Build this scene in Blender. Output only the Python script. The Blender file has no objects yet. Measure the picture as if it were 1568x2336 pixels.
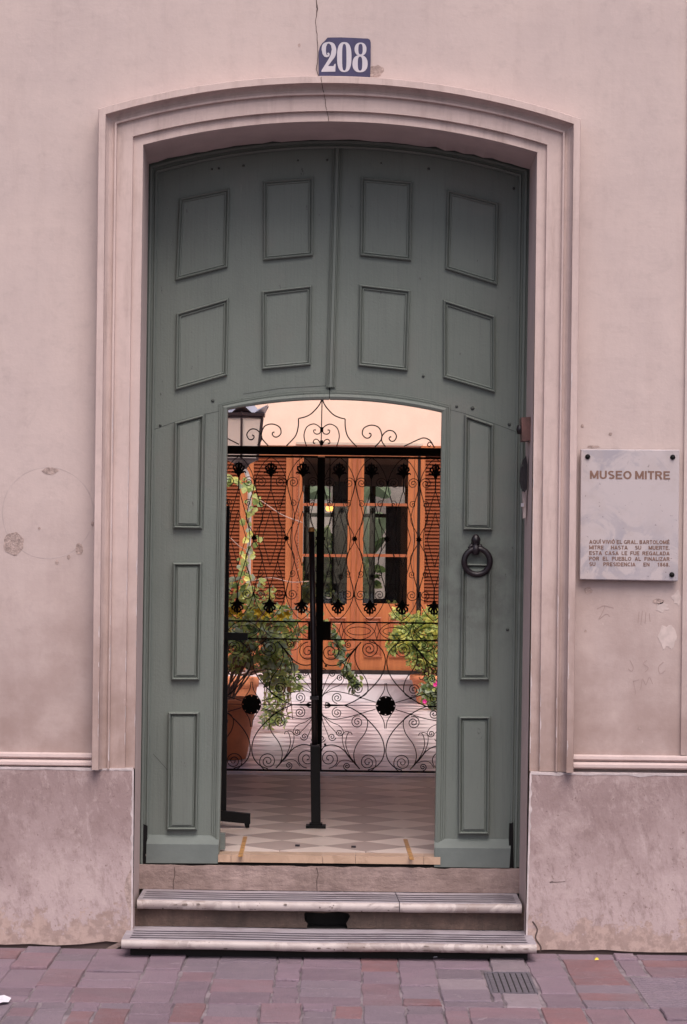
import bpy, bmesh, math, random
from mathutils import Vector, Matrix, noise as mnoise
random.seed(7)
R = random.Random(11)

# ------------------------------------------------------------------ camera, sky, sun, exposure
F, D, CX, HY, ROLL, CZ = 5800.0, 10.36, 784.0, 1250.0, 0.0115, 1.634
SC = bpy.context.scene
COL = SC.collection
cam = bpy.data.cameras.new('camera'); camo = bpy.data.objects.new('camera', cam); COL.objects.link(camo)
cam.sensor_fit = 'AUTO'; cam.sensor_width = 36.0; cam.lens = 36.0*F/2336.0
cam.shift_y = (HY-1168.0)/2336.0
cam.clip_end = 500
camo.matrix_world = Matrix.Translation((0,-D,CZ)) @ Matrix.Rotation(math.pi/2,4,'X') @ Matrix.Rotation(ROLL,4,'Z')
SC.camera = camo
W = bpy.data.worlds.new('World'); SC.world = W; W.use_nodes = True
nt = W.node_tree
sky = nt.nodes.new('ShaderNodeTexSky'); sky.sky_type = 'NISHITA'; sky.sun_disc = False
SUN_EL, SUN_AZ = math.radians(57), math.radians(166)      # azimuth clockwise from +y
sky.sun_elevation = SUN_EL; sky.sun_rotation = SUN_AZ
sky.dust_density = 4.0; sky.air_density = 0.55; sky.ozone_density = 0.2
bg = nt.nodes['Background']; bg.inputs[1].default_value = 0.15
nt.links.new(sky.outputs[0], bg.inputs[0])
sl = bpy.data.lights.new('sun','SUN'); so = bpy.data.objects.new('sun', sl); COL.objects.link(so)
sl.energy = 1.5; sl.angle = math.radians(45); sl.color = (1.0,0.955,0.93)
sd = Vector((math.sin(SUN_AZ)*math.cos(SUN_EL), math.cos(SUN_AZ)*math.cos(SUN_EL), math.sin(SUN_EL)))
so.rotation_euler = sd.to_track_quat('Z','Y').to_euler(); so.location = (0,-4,9)
SC.view_settings.view_transform = 'Standard'; SC.view_settings.look = 'None'
SC.view_settings.exposure = 0.38; SC.view_settings.gamma = 1.0; SC.view_settings.use_curve_mapping = False
SC.render.engine = 'CYCLES'
SC.cycles.use_denoising = True
SC.cycles.max_bounces = 10; SC.cycles.diffuse_bounces = 5; SC.cycles.transparent_max_bounces = 16

# ------------------------------------------------------------------ photo pixel -> place
ca, sa = math.cos(ROLL), math.sin(ROLL)
def unroll(px, py):
    dx, dy = px-CX, py-HY
    return dx*ca+dy*sa, -dx*sa+dy*ca
def P(px, py, Y):
    tx, ty = unroll(px,py); s = (D+Y)/F
    return Vector((tx*s, Y, CZ-ty*s))
def G(px, py, z=0.0):
    tx, ty = unroll(px,py); s = (CZ-z)/ty
    return Vector((tx*s, s*F-D, z))
ZS = 0.333                                                  # floor of the passage and patio
# ------------------------------------------------------------------ materials
def rgb(c): return (c[0],c[1],c[2],1.0)
def new_mat(name):
    m = bpy.data.materials.new(name); m.use_nodes = True
    return m, m.node_tree, m.node_tree.nodes['Principled BSDF']
def nnode(t, kind, **kw):
    n = t.nodes.new(kind)
    for k, v in kw.items(): setattr(n, k, v)
    return n
def noise_tex(t, vec, scale, detail=6, rough=0.6, dist=0.0):
    n = nnode(t,'ShaderNodeTexNoise'); n.inputs['Scale'].default_value = scale; n.inputs['Detail'].default_value = detail
    n.inputs['Roughness'].default_value = rough; n.inputs['Distortion'].default_value = dist
    t.links.new(vec, n.inputs['Vector']); return n.outputs['Fac']
def ramp(t, fac, lo, hi, v0=0.0, v1=1.0):
    n = nnode(t,'ShaderNodeMapRange'); n.interpolation_type = 'SMOOTHSTEP'
    t.links.new(fac, n.inputs[0]); n.inputs[1].default_value = lo; n.inputs[2].default_value = hi
    n.inputs[3].default_value = v0; n.inputs[4].default_value = v1; return n.outputs[0]
def mix(t, fac, a, b):
    n = nnode(t,'ShaderNodeMix', data_type='RGBA')
    if isinstance(fac,(int,float)): n.inputs[0].default_value = fac
    else: t.links.new(fac, n.inputs[0])
    for s, v in ((n.inputs[6],a),(n.inputs[7],b)):
        if isinstance(v, tuple): s.default_value = rgb(v)
        else: t.links.new(v, s)
    return n.outputs[2]
def math_(t, op, a, b):
    n = nnode(t,'ShaderNodeMath', operation=op)
    for s, v in ((n.inputs[0],a),(n.inputs[1],b)):
        if isinstance(v,(int,float)): s.default_value = v
        else: t.links.new(v, s)
    return n.outputs[0]
def pos_vec(t, scale=(1,1,1)):
    g = nnode(t,'ShaderNodeNewGeometry')
    if scale == (1,1,1): return g.outputs['Position']
    m = nnode(t,'ShaderNodeMapping'); m.inputs['Scale'].default_value = scale
    t.links.new(g.outputs['Position'], m.inputs['Vector']); return m.outputs['Vector']
def obj_vec(t, scale=(1,1,1)):
    c = nnode(t,'ShaderNodeTexCoord')
    m = nnode(t,'ShaderNodeMapping'); m.inputs['Scale'].default_value = scale
    t.links.new(c.outputs['Object'], m.inputs['Vector']); return m.outputs['Vector']
def bump(t, b, fac, strength, dist=0.01):
    n = nnode(t,'ShaderNodeBump'); n.inputs['Strength'].default_value = strength; n.inputs['Distance'].default_value = dist
    t.links.new(fac, n.inputs['Height']); t.links.new(n.outputs[0], b.inputs['Normal']); return n
def plain(name, c, rough=0.6, metal=0.0, spread=0.15, scale=8.0, bstr=0.0, bscale=60.0, c2=None):
    m, t, b = new_mat(name); v = pos_vec(t)
    c2 = c2 or tuple(max(0,x*(1-spread)) for x in c)
    f = ramp(t, noise_tex(t, v, scale), 0.35, 0.65)
    t.links.new(mix(t, f, c, c2), b.inputs['Base Color'])
    b.inputs['Roughness'].default_value = rough; b.inputs['Metallic'].default_value = metal
    if bstr: bump(t, b, noise_tex(t, v, bscale), bstr)
    return m
def stucco(name, c, c2, dirt, dz0, dz1, dirt_max=0.8, streak=0.3, bstr=0.25, spots=0.15, bscale=55.0, low=0.0):
    """painted render: broad mottling, rain streaks, and grime splashed up from the street that thins out with height"""
    m, t, b = new_mat(name); v = pos_vec(t)
    col = mix(t, ramp(t, noise_tex(t, v, 2.3, 5), 0.3, 0.7), c, c2)
    col = mix(t, ramp(t, noise_tex(t, v, 14.0, 7, 0.7), 0.48, 0.72, 0, 0.34), col, tuple(x*0.78 for x in c2))
    col = mix(t, ramp(t, noise_tex(t, v, 4.5, 9, 0.75, 0.8), 0.52, 0.66, 0, 0.22), col, tuple(min(1,x*1.16) for x in c))
    col = mix(t, ramp(t, noise_tex(t, v, 6.5, 9, 0.75, 0.8), 0.58, 0.68, 0, 0.28), col, tuple(x*0.80 for x in c2))
    sv = pos_vec(t, (9,9,1.1))
    col = mix(t, ramp(t, noise_tex(t, sv, 2.0, 7, 0.68), 0.46, 0.74, 0, streak), col, dirt)
    col = mix(t, ramp(t, noise_tex(t, pos_vec(t,(22,22,3.5)), 2.0, 6, 0.7), 0.52, 0.72, 0, streak*0.6), col, tuple(min(1,x*1.25) for x in c))
    sx = nnode(t,'ShaderNodeSeparateXYZ'); t.links.new(v, sx.inputs[0])
    n1 = noise_tex(t, v, 3.2, 8, 0.65)
    h = math_(t,'ADD', sx.outputs['Z'], math_(t,'MULTIPLY', math_(t,'SUBTRACT', n1, 0.5), 1.2))
    fac = ramp(t, h, dz1, dz0, 0, dirt_max)
    fac = math_(t,'MULTIPLY', fac, ramp(t, noise_tex(t, v, 6.0, 6), 0.2, 0.65, 0.35, 1.0))
    col = mix(t, fac, col, dirt)
    sp = ramp(t, noise_tex(t, v, 75.0, 3), 0.67, 0.78, 0, spots)
    col = mix(t, sp, col, tuple(x*0.45 for x in dirt))
    pl = ramp(t, noise_tex(t, pos_vec(t,(1,1,0.5)), 38.0, 4), 0.70, 0.76, 0, spots*1.5)
    col = mix(t, pl, col, tuple(min(1,x*1.45) for x in c))
    if low:
        # plaster worn through near the pavement: paler and redder islands with hard rims
        h2 = math_(t,'ADD', sx.outputs['Z'], math_(t,'MULTIPLY', math_(t,'SUBTRACT', noise_tex(t, v, 7.0, 8, 0.7), 0.5), 0.9))
        f2 = ramp(t, h2, low, low-0.05, 0, 0.7)
        cc = mix(t, ramp(t, noise_tex(t, v, 26.0, 6), 0.42, 0.58), (0.42,0.32,0.28), (0.27,0.19,0.165))
        col = mix(t, f2, col, cc)
    t.links.new(col, b.inputs['Base Color']); b.inputs['Roughness'].default_value = 0.85
    hh = math_(t,'ADD', noise_tex(t, v, bscale, 6), math_(t,'ADD', math_(t,'MULTIPLY', noise_tex(t, v, 7.0, 6, 0.65), 3.0), math_(t,'MULTIPLY', noise_tex(t, pos_vec(t,(3,3,10)), 1.0, 5), 2.5)))
    bump(t, b, hh, bstr, 0.012)
    return m
M = {}
M['wall'] = stucco('wall_render', (0.535,0.42,0.393), (0.485,0.382,0.364), (0.275,0.185,0.165), 0.55, 2.0, 0.85, 0.12, 0.07)
M['surround'] = stucco('surround_paint', (0.565,0.43,0.40), (0.51,0.385,0.36), (0.245,0.16,0.135), 0.5, 1.9, 0.9, 0.38, 0.06)
def plinth_mat():
    m, t, b = new_mat('plinth_render'); v = pos_vec(t)
    def rot(scale, ang):
        g = nnode(t,'ShaderNodeNewGeometry'); mp = nnode(t,'ShaderNodeMapping'); mp.inputs['Rotation'].default_value = (0,ang,0); mp.inputs['Scale'].default_value = scale
        # rotate first, then stretch
        m1 = nnode(t,'ShaderNodeMapping'); m1.inputs['Rotation'].default_value = (0,ang,0); t.links.new(g.outputs['Position'], m1.inputs['Vector'])
        mp.inputs['Rotation'].default_value = (0,0,0); t.links.new(m1.outputs[0], mp.inputs['Vector']); return mp.outputs['Vector']
    pale, midc, brown = (0.44,0.335,0.33), (0.36,0.27,0.265), (0.285,0.20,0.195)
    sx = nnode(t,'ShaderNodeSeparateXYZ'); t.links.new(v, sx.inputs[0])
    h = math_(t,'ADD', sx.outputs['Z'], math_(t,'MULTIPLY', math_(t,'SUBTRACT', noise_tex(t, v, 4.0, 8, 0.7), 0.5), 1.0))
    col = mix(t, ramp(t, h, 0.05, 0.75), pale, brown)
    st = noise_tex(t, rot((34,34,13), 0.25), 1.0, 10, 0.78)
    col = mix(t, ramp(t, st, 0.48, 0.64, 0, 0.62), col, (0.225,0.152,0.147))
    st2 = noise_tex(t, rot((20,20,9), 0.2), 1.3, 10, 0.78)
    col = mix(t, ramp(t, st2, 0.52, 0.68, 0, 0.5), col, (0.50,0.39,0.38))
    col = mix(t, ramp(t, noise_tex(t, v, 5.0, 9, 0.78, 0.5), 0.50, 0.62, 0, 0.40), col, (0.50,0.39,0.375))
    col = mix(t, ramp(t, noise_tex(t, v, 8.0, 9, 0.78, 0.5), 0.55, 0.66, 0, 0.45), col, (0.24,0.165,0.155))
    col = mix(t, ramp(t, noise_tex(t, v, 55, 5, 0.7), 0.62, 0.68, 0, 0.75), col, (0.18,0.115,0.105))
    col = mix(t, ramp(t, noise_tex(t, rot((30,30,11),0.3), 2.6, 5, 0.7), 0.705, 0.73, 0, 0.8), col, (0.60,0.50,0.48))
    h2 = math_(t,'ADD', sx.outputs['Z'], math_(t,'MULTIPLY', math_(t,'SUBTRACT', noise_tex(t, v, 9.0, 9, 0.72), 0.5), 0.55))
    cc = mix(t, ramp(t, noise_tex(t, v, 30.0, 7), 0.42, 0.58), (0.44,0.31,0.265), (0.30,0.205,0.175))
    col = mix(t, ramp(t, h2, 0.13, 0.10, 0, 0.75), col, cc)
    t.links.new(col, b.inputs['Base Color']); b.inputs['Roughness'].default_value = 0.9
    bump(t, b, math_(t,'ADD', st, math_(t,'ADD', noise_tex(t, v, 60, 5), ramp(t, h2, 0.13, 0.10, 0.6, 0))), 0.2, 0.010)
    return m
M['plinth'] = plinth_mat()
M['reveal'] = stucco('reveal_paint', (0.56,0.435,0.415), (0.51,0.395,0.378), (0.36,0.255,0.235), 0.1, 1.1, 0.5, 0.2, 0.05)
M['lip'] = plain('chipped_pale_paint', (0.56,0.47,0.47), 0.8, 0, 0.25, 20, 0.2)
M['soffit'] = plain('soffit_paint', (0.53,0.42,0.41), 0.85, 0, 0.12, 5, 0.15)
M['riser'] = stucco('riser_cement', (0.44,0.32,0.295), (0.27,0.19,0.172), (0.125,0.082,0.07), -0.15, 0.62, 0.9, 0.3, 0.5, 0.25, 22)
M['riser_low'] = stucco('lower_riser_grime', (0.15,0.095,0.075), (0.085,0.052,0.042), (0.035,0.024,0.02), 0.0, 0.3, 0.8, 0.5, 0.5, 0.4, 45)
M['dark'] = plain('dark_gap', (0.02,0.016,0.015), 0.9)
M['crackm'] = plain('crack_dirt', (0.09,0.06,0.055), 0.95)
M['patch'] = plain('bare_plaster', (0.44,0.325,0.295), 0.95, 0, 0.35, 45, 0.6, 80)
M['paste'] = plain('paper_remnant', (0.56,0.45,0.425), 0.9, 0, 0.15, 30)
M['stain'] = plain('rubbed_stain', (0.40,0.325,0.33), 0.9, 0, 0.15, 10, 0.2)
M['ringm'] = plain('ring_scar', (0.495,0.39,0.37), 0.9, 0, 0.2, 12)
M['scrawl'] = plain('scratched_scrawl', (0.37,0.265,0.25), 0.95)

def door_paint():
    m, t, b = new_mat('door_green_paint'); v = pos_vec(t)
    col = mix(t, ramp(t, noise_tex(t, v, 2.0, 5), 0.3, 0.7), (0.146,0.164,0.147), (0.127,0.144,0.129))
    col = mix(t, ramp(t, noise_tex(t, pos_vec(t,(14,14,1.2)), 2.0, 5), 0.5, 0.8, 0, 0.4), col, (0.115,0.124,0.115))
    col = mix(t, ramp(t, noise_tex(t, v, 60, 4), 0.68, 0.76, 0, 0.4), col, (0.07,0.075,0.07))
    col = mix(t, ramp(t, noise_tex(t, v, 22, 5), 0.60, 0.72, 0, 0.22), col, (0.145,0.165,0.148))
    gr = noise_tex(t, pos_vec(t,(55,55,1.6)), 2.0, 8, 0.7)
    col = mix(t, ramp(t, gr, 0.5, 0.75, 0, 0.3), col, (0.075,0.083,0.074))
    ch = ramp(t, noise_tex(t, pos_vec(t,(1,1,0.45)), 30.0, 8, 0.75), 0.655, 0.675, 0, 0.75)
    col = mix(t, ch, col, (0.055,0.050,0.045))
    sc_ = ramp(t, noise_tex(t, v, 1.6, 9, 0.72), 0.50, 0.66, 0, 0.42)
    kd = nnode(t,'ShaderNodeVectorMath', operation='DISTANCE'); t.links.new(v, kd.inputs[0]); kd.inputs[1].default_value = tuple(P(1080,1330,0.40))
    gm = math_(t,'MULTIPLY', ramp(t, kd.outputs['Value'], 0.42, 0.08, 0, 0.55), ramp(t, noise_tex(t, v, 12.0, 7, 0.7), 0.35, 0.65))
    col = mix(t, gm, col, (0.07,0.072,0.066))
    col = mix(t, sc_, col, (0.165,0.16,0.145))
    t.links.new(col, b.inputs['Base Color']); b.inputs['Roughness'].default_value = 0.55
    b.inputs['Specular IOR Level'].default_value = 0.35
    bump(t, b, math_(t,'ADD', noise_tex(t, pos_vec(t,(60,60,2)), 2.0, 6), noise_tex(t, v, 110, 3)), 0.22, 0.006)
    return m
M['door'] = door_paint()
M['kick'] = plain('kick_green_paint', (0.142,0.162,0.152), 0.42, 0, 0.15, 6, 0.1)
M['iron'] = plain('black_iron', (0.005,0.004,0.0045), 0.6, 0.0, 0.3, 20)
M['iron'].node_tree.nodes['Principled BSDF'].inputs['Specular IOR Level'].default_value = 0.2
M['ironrod'] = plain('thin_black_iron', (0.010,0.007,0.007), 0.5, 0.0, 0.3, 20)
M['bronze'] = plain('dark_bronze', (0.016,0.010,0.014), 0.38, 0.2, 0.4, 30, 0.2, 90)
M['boltm'] = plain('painted_bolt', (0.05,0.055,0.05), 0.6)
M['rust'] = plain('brown_enamel', (0.16,0.07,0.06), 0.5, 0, 0.4, 25)
M['brass'] = plain('brass', (0.58,0.29,0.08), 0.4, 0.2, 0.4, 25)
M['blue'] = plain('blue_enamel', (0.046,0.036,0.095), 0.3, 0, 0.25, 15)
M['white_enamel'] = plain('white_enamel', (0.52,0.47,0.51), 0.35, 0, 0.06, 15)
M['letter'] = plain('brown_lettering', (0.215,0.115,0.085), 0.7, 0, 0.25, 80)

def marble(name, c, vein, scale, amt, rough=0.45, dirt=None):
    m, t, b = new_mat(name); v = pos_vec(t)
    n = noise_tex(t, v, scale, 9, 0.62, 1.6)
    f = ramp(t, n, 0.46, 0.56, 0, amt)
    f = math_(t,'MULTIPLY', f, ramp(t, noise_tex(t, v, scale*0.5), 0.35, 0.6))
    col = mix(t, f, c, vein)
    if dirt:
        col = mix(t, ramp(t, noise_tex(t, v, 9.0, 8, 0.7), 0.45, 0.75, 0, 0.6), col, dirt)
        col = mix(t, ramp(t, noise_tex(t, v, 70.0, 3), 0.66, 0.74, 0, 0.7), col, tuple(x*0.35 for x in dirt))
    t.links.new(col, b.inputs['Base Color']); b.inputs['Roughness'].default_value = rough
    return m
M['plaque'] = marble('plaque_marble', (0.465,0.395,0.40), (0.31,0.28,0.315), 5.0, 0.85, 0.35, (0.40,0.325,0.315))
M['step'] = marble('step_marble', (0.46,0.385,0.37), (0.28,0.22,0.21), 7.0, 0.9, 0.5, (0.23,0.16,0.135))
M['tread'] = marble('tread_marble', (0.36,0.315,0.345), (0.25,0.21,0.235), 5.0, 0.7, 0.6, (0.19,0.145,0.145))
M['chipm'] = plain('chip_dirt', (0.22,0.165,0.145), 0.9, 0, 0.5, 60)
M['groove'] = plain('tread_groove', (0.085,0.068,0.088), 0.8, 0, 0.4, 20)
M['sill'] = marble('sill_marble', (0.48,0.325,0.235), (0.30,0.19,0.13), 6.0, 0.5, 0.3)
M['white_sill'] = marble('white_sill', (0.76,0.70,0.72), (0.5,0.45,0.46), 6.0, 0.5, 0.35)

def stone(name, a, b2, lich):
    m, t, b = new_mat(name); v = pos_vec(t)
    oi = nnode(t,'ShaderNodeObjectInfo')
    col = mix(t, ramp(t, noise_tex(t, v, 6.0, 7, 0.65), 0.32, 0.68), a, b2)
    col = mix(t, ramp(t, noise_tex(t, v, 3.0, 7, 0.7), 0.52, 0.72, 0, 0.45), col, lich)
    col = mix(t, ramp(t, noise_tex(t, v, 120.0, 3), 0.62, 0.72, 0, 0.35), col, tuple(x*0.55 for x in a))
    hs = nnode(t,'ShaderNodeHueSaturation'); t.links.new(col, hs.inputs['Color'])
    t.links.new(ramp(t, oi.outputs['Random'], 0, 1, 0.88, 1.12), hs.inputs['Value'])
    col = hs.outputs[0]
    col = mix(t, ramp(t, noise_tex(t, v, 3.5, 9, 0.75), 0.42, 0.70, 0, 0.55), col, (0.27,0.20,0.228))
    col = mix(t, ramp(t, noise_tex(t, v, 5.5, 10, 0.8, 0.6), 0.60, 0.64, 0, 0.6), col, (0.37,0.30,0.32))
    col = mix(t, ramp(t, noise_tex(t, v, 45.0, 6, 0.75), 0.60, 0.70, 0, 0.5), col, (0.10,0.075,0.085))
    col = mix(t, ramp(t, noise_tex(t, v, 9.0, 9, 0.75), 0.62, 0.72, 0, 0.45), col, (0.11,0.082,0.098))
    t.links.new(col, b.inputs['Base Color']); b.inputs['Roughness'].default_value = 0.75
    bump(t, b, math_(t,'ADD', noise_tex(t, v, 18.0, 8, 0.7), noise_tex(t, v, 90, 5, 0.7)), 0.9, 0.014)
    return m
PAV = [stone('paver_mauve', (0.255,0.172,0.212), (0.212,0.147,0.184), (0.27,0.20,0.228)),
       stone('paver_grey', (0.232,0.172,0.208), (0.196,0.148,0.180), (0.25,0.196,0.222)),
       stone('paver_rose', (0.270,0.162,0.190), (0.222,0.138,0.163), (0.25,0.178,0.205)),
       stone('paver_red', (0.265,0.130,0.138), (0.215,0.115,0.126), (0.235,0.158,0.174)),
       stone('paver_cement', (0.31,0.243,0.27), (0.255,0.20,0.225), (0.275,0.212,0.238))]
M['mortar'] = plain('mortar_bed', (0.25,0.20,0.22), 0.9, 0, 0.6, 6, 0.6, 60, c2=(0.11,0.085,0.097))
M['paving_far'] = PAV[0]
M['asphalt'] = plain('asphalt', (0.06,0.058,0.06), 0.9, 0, 0.3, 30, 0.3)
M['cast'] = plain('cast_iron_grate', (0.15,0.13,0.155), 0.6, 0.2, 0.3, 40, 0.3)

def tile_mat(name, a, b2):
    m, t, b = new_mat(name); v = pos_vec(t)
    oi = nnode(t,'ShaderNodeObjectInfo')
    col = mix(t, ramp(t, noise_tex(t, v, 2.2, 6), 0.3, 0.7), a, b2)
    hs = nnode(t,'ShaderNodeHueSaturation'); t.links.new(col, hs.inputs['Color'])
    t.links.new(ramp(t, oi.outputs['Random'], 0, 1, 0.9, 1.08), hs.inputs['Value'])
    t.links.new(hs.outputs[0], b.inputs['Base Color']); b.inputs['Roughness'].default_value = 0.36; b.inputs['Specular IOR Level'].default_value = 0.32
    bump(t, b, noise_tex(t, v, 9.0), 0.05, 0.01)
    return m
M['tile_light'] = tile_mat('tile_light', (0.72,0.605,0.60), (0.63,0.52,0.515))
M['tile_dark'] = tile_mat('tile_dark', (0.37,0.29,0.305), (0.31,0.24,0.255))
M['tile_tan'] = tile_mat('tile_tan', (0.62,0.51,0.47), (0.54,0.44,0.40))  # passage tile pair: its dimmer, warmer light is put into the colour
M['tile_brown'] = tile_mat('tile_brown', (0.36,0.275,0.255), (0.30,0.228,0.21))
M['grout'] = plain('floor_bed', (0.40,0.34,0.33), 0.7)
M['peach'] = plain('peach_wall', (0.86,0.62,0.485), 0.85, 0, 0.08, 3, 0.12, c2=(0.80,0.565,0.44))
M['passage'] = plain('passage_wall_paint', (0.82,0.58,0.40), 0.8, 0, 0.1, 3, 0.1)
M['gardenwall'] = plain('shade_toned_garden_wall', (0.46,0.38,0.33), 0.9, 0, 0.4, 2.5, 0.2)  # base colour darkened to stand in for shade on this wall
M['grey_lintel'] = plain('grey_lintel_render', (0.62,0.52,0.42), 0.85)

def wood(name, a, b2, sc=(40,40,3), rough=0.4):
    m, t, b = new_mat(name)
    n = noise_tex(t, pos_vec(t, sc), 1.0, 6, 0.6, 1.0)
    col = mix(t, ramp(t, n, 0.3, 0.7), a, b2)
    col = mix(t, ramp(t, noise_tex(t, pos_vec(t), 3.0), 0.4, 0.7, 0, 0.35), col, tuple(x*0.8 for x in b2))
    t.links.new(col, b.inputs['Base Color']); b.inputs['Roughness'].default_value = rough
    b.inputs['Specular IOR Level'].default_value = 0.25
    return m
M['wood'] = wood('varnished_wood', (0.47,0.160,0.060), (0.39,0.125,0.048))
M['wood2'] = wood('varnished_wood_red', (0.40,0.125,0.055), (0.31,0.095,0.043))
M['slatm'] = wood('shutter_slat_wood', (0.25,0.060,0.018), (0.18,0.043,0.014), (3,3,40), 0.75)
M['darkwood'] = wood('dark_inner_shutter', (0.035,0.022,0.02), (0.022,0.015,0.014))
M['curtain'] = plain('grey_curtain', (0.45,0.42,0.40), 0.9)
M['roomwall'] = plain('room_wall', (0.55,0.44,0.40), 0.9)
M['terra'] = plain('terracotta', (0.68,0.25,0.115), 0.75, 0, 0.25, 6, 0.15, 50)
M['soil'] = plain('soil', (0.03,0.022,0.016), 0.95)
M['polew'] = plain('white_pole_paint', (0.72,0.66,0.62), 0.5)
M['lampblk'] = plain('lantern_metal', (0.035,0.022,0.024), 0.4, 0.2)
M['zinc'] = plain('lantern_zinc', (0.45,0.44,0.50), 0.3, 0.5)
M['twig'] = plain('twig_bark', (0.22,0.13,0.10), 0.85)
M['twigpale'] = plain('pale_twig', (0.50,0.33,0.27), 0.85)
M['paper'] = plain('paper', (0.78,0.75,0.82), 0.8)
M['pink'] = plain('magenta_petal', (0.75,0.03,0.30), 0.6)
M['yellow'] = plain('yellow_petal', (0.75,0.55,0.03), 0.6)
M['whitepetal'] = plain('white_petal', (0.75,0.72,0.68), 0.6)
def frosted():
    m, t, b = new_mat('lantern_frosted_glass')
    b.inputs['Base Color'].default_value = (0.86,0.78,0.70,1); b.inputs['Roughness'].default_value = 0.35
    tl = t.nodes.new('ShaderNodeBsdfTranslucent'); tl.inputs[0].default_value = (0.95,0.88,0.80,1); mx = t.nodes.new('ShaderNodeMixShader'); mx.inputs[0].default_value = 0.6
    t.links.new(b.outputs[0], mx.inputs[1]); t.links.new(tl.outputs[0], mx.inputs[2])
    tp = t.nodes.new('ShaderNodeBsdfTransparent'); m2 = t.nodes.new('ShaderNodeMixShader'); m2.inputs[0].default_value = 0.5
    t.links.new(mx.outputs[0], m2.inputs[1]); t.links.new(tp.outputs[0], m2.inputs[2]); t.links.new(m2.outputs[0], t.nodes['Material Output'].inputs[0])
    return m
M['frost'] = frosted()
def window_glass():
    m = bpy.data.materials.new('window_glass'); m.use_nodes = True; t = m.node_tree
    t.nodes.clear(); o = t.nodes.new('ShaderNodeOutputMaterial')
    tr = t.nodes.new('ShaderNodeBsdfTransparent'); gl = t.nodes.new('ShaderNodeBsdfGlossy'); gl.inputs['Roughness'].default_value = 0.02
    tr.inputs[0].default_value = (0.88,0.90,0.90,1)
    fr = t.nodes.new('ShaderNodeFresnel'); fr.inputs[0].default_value = 1.55
    b = t.nodes.new('ShaderNodeMath'); b.operation='MULTIPLY_ADD'; b.inputs[1].default_value = 1.5; b.inputs[2].default_value = 0.10
    mx = t.nodes.new('ShaderNodeMixShader')
    t.links.new(fr.outputs[0], b.inputs[0]); t.links.new(b.outputs[0], mx.inputs[0])
    t.links.new(tr.outputs[0], mx.inputs[1]); t.links.new(gl.outputs[0], mx.inputs[2]); t.links.new(mx.outputs[0], o.inputs[0])
    return m
M['glass'] = window_glass()
def leaf_mat(name, c, c2):
    m, t, b = new_mat(name)
    f = ramp(t, noise_tex(t, pos_vec(t), 25.0, 3), 0.35, 0.65)
    t.links.new(mix(t, f, c, c2), b.inputs['Base Color']); b.inputs['Roughness'].default_value = 0.42
    # thin leaves let some light through
    tl = t.nodes.new('ShaderNodeBsdfTranslucent'); tl.inputs[0].default_value = rgb(tuple(min(1,x*1.5) for x in c))
    mx = t.nodes.new('ShaderNodeMixShader'); mx.inputs[0].default_value = 0.42
    out = t.nodes['Material Output']
    t.links.new(b.outputs[0], mx.inputs[1]); t.links.new(tl.outputs[0], mx.inputs[2]); t.links.new(mx.outputs[0], out.inputs[0])
    return m
LEAF = [leaf_mat('leaf_mid', (0.20,0.28,0.08), (0.15,0.22,0.06)), leaf_mat('leaf_light', (0.42,0.48,0.17), (0.33,0.40,0.13)),
        leaf_mat('leaf_dark', (0.09,0.14,0.05), (0.07,0.11,0.04)), leaf_mat('leaf_greyish', (0.36,0.42,0.30), (0.27,0.33,0.23)),
        leaf_mat('leaf_yellow', (0.62,0.60,0.16), (0.50,0.50,0.13)), leaf_mat('leaf_brown', (0.22,0.12,0.06), (0.16,0.09,0.05)),
        leaf_mat('leaf_banana', (0.32,0.40,0.24), (0.24,0.32,0.18))]

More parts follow.
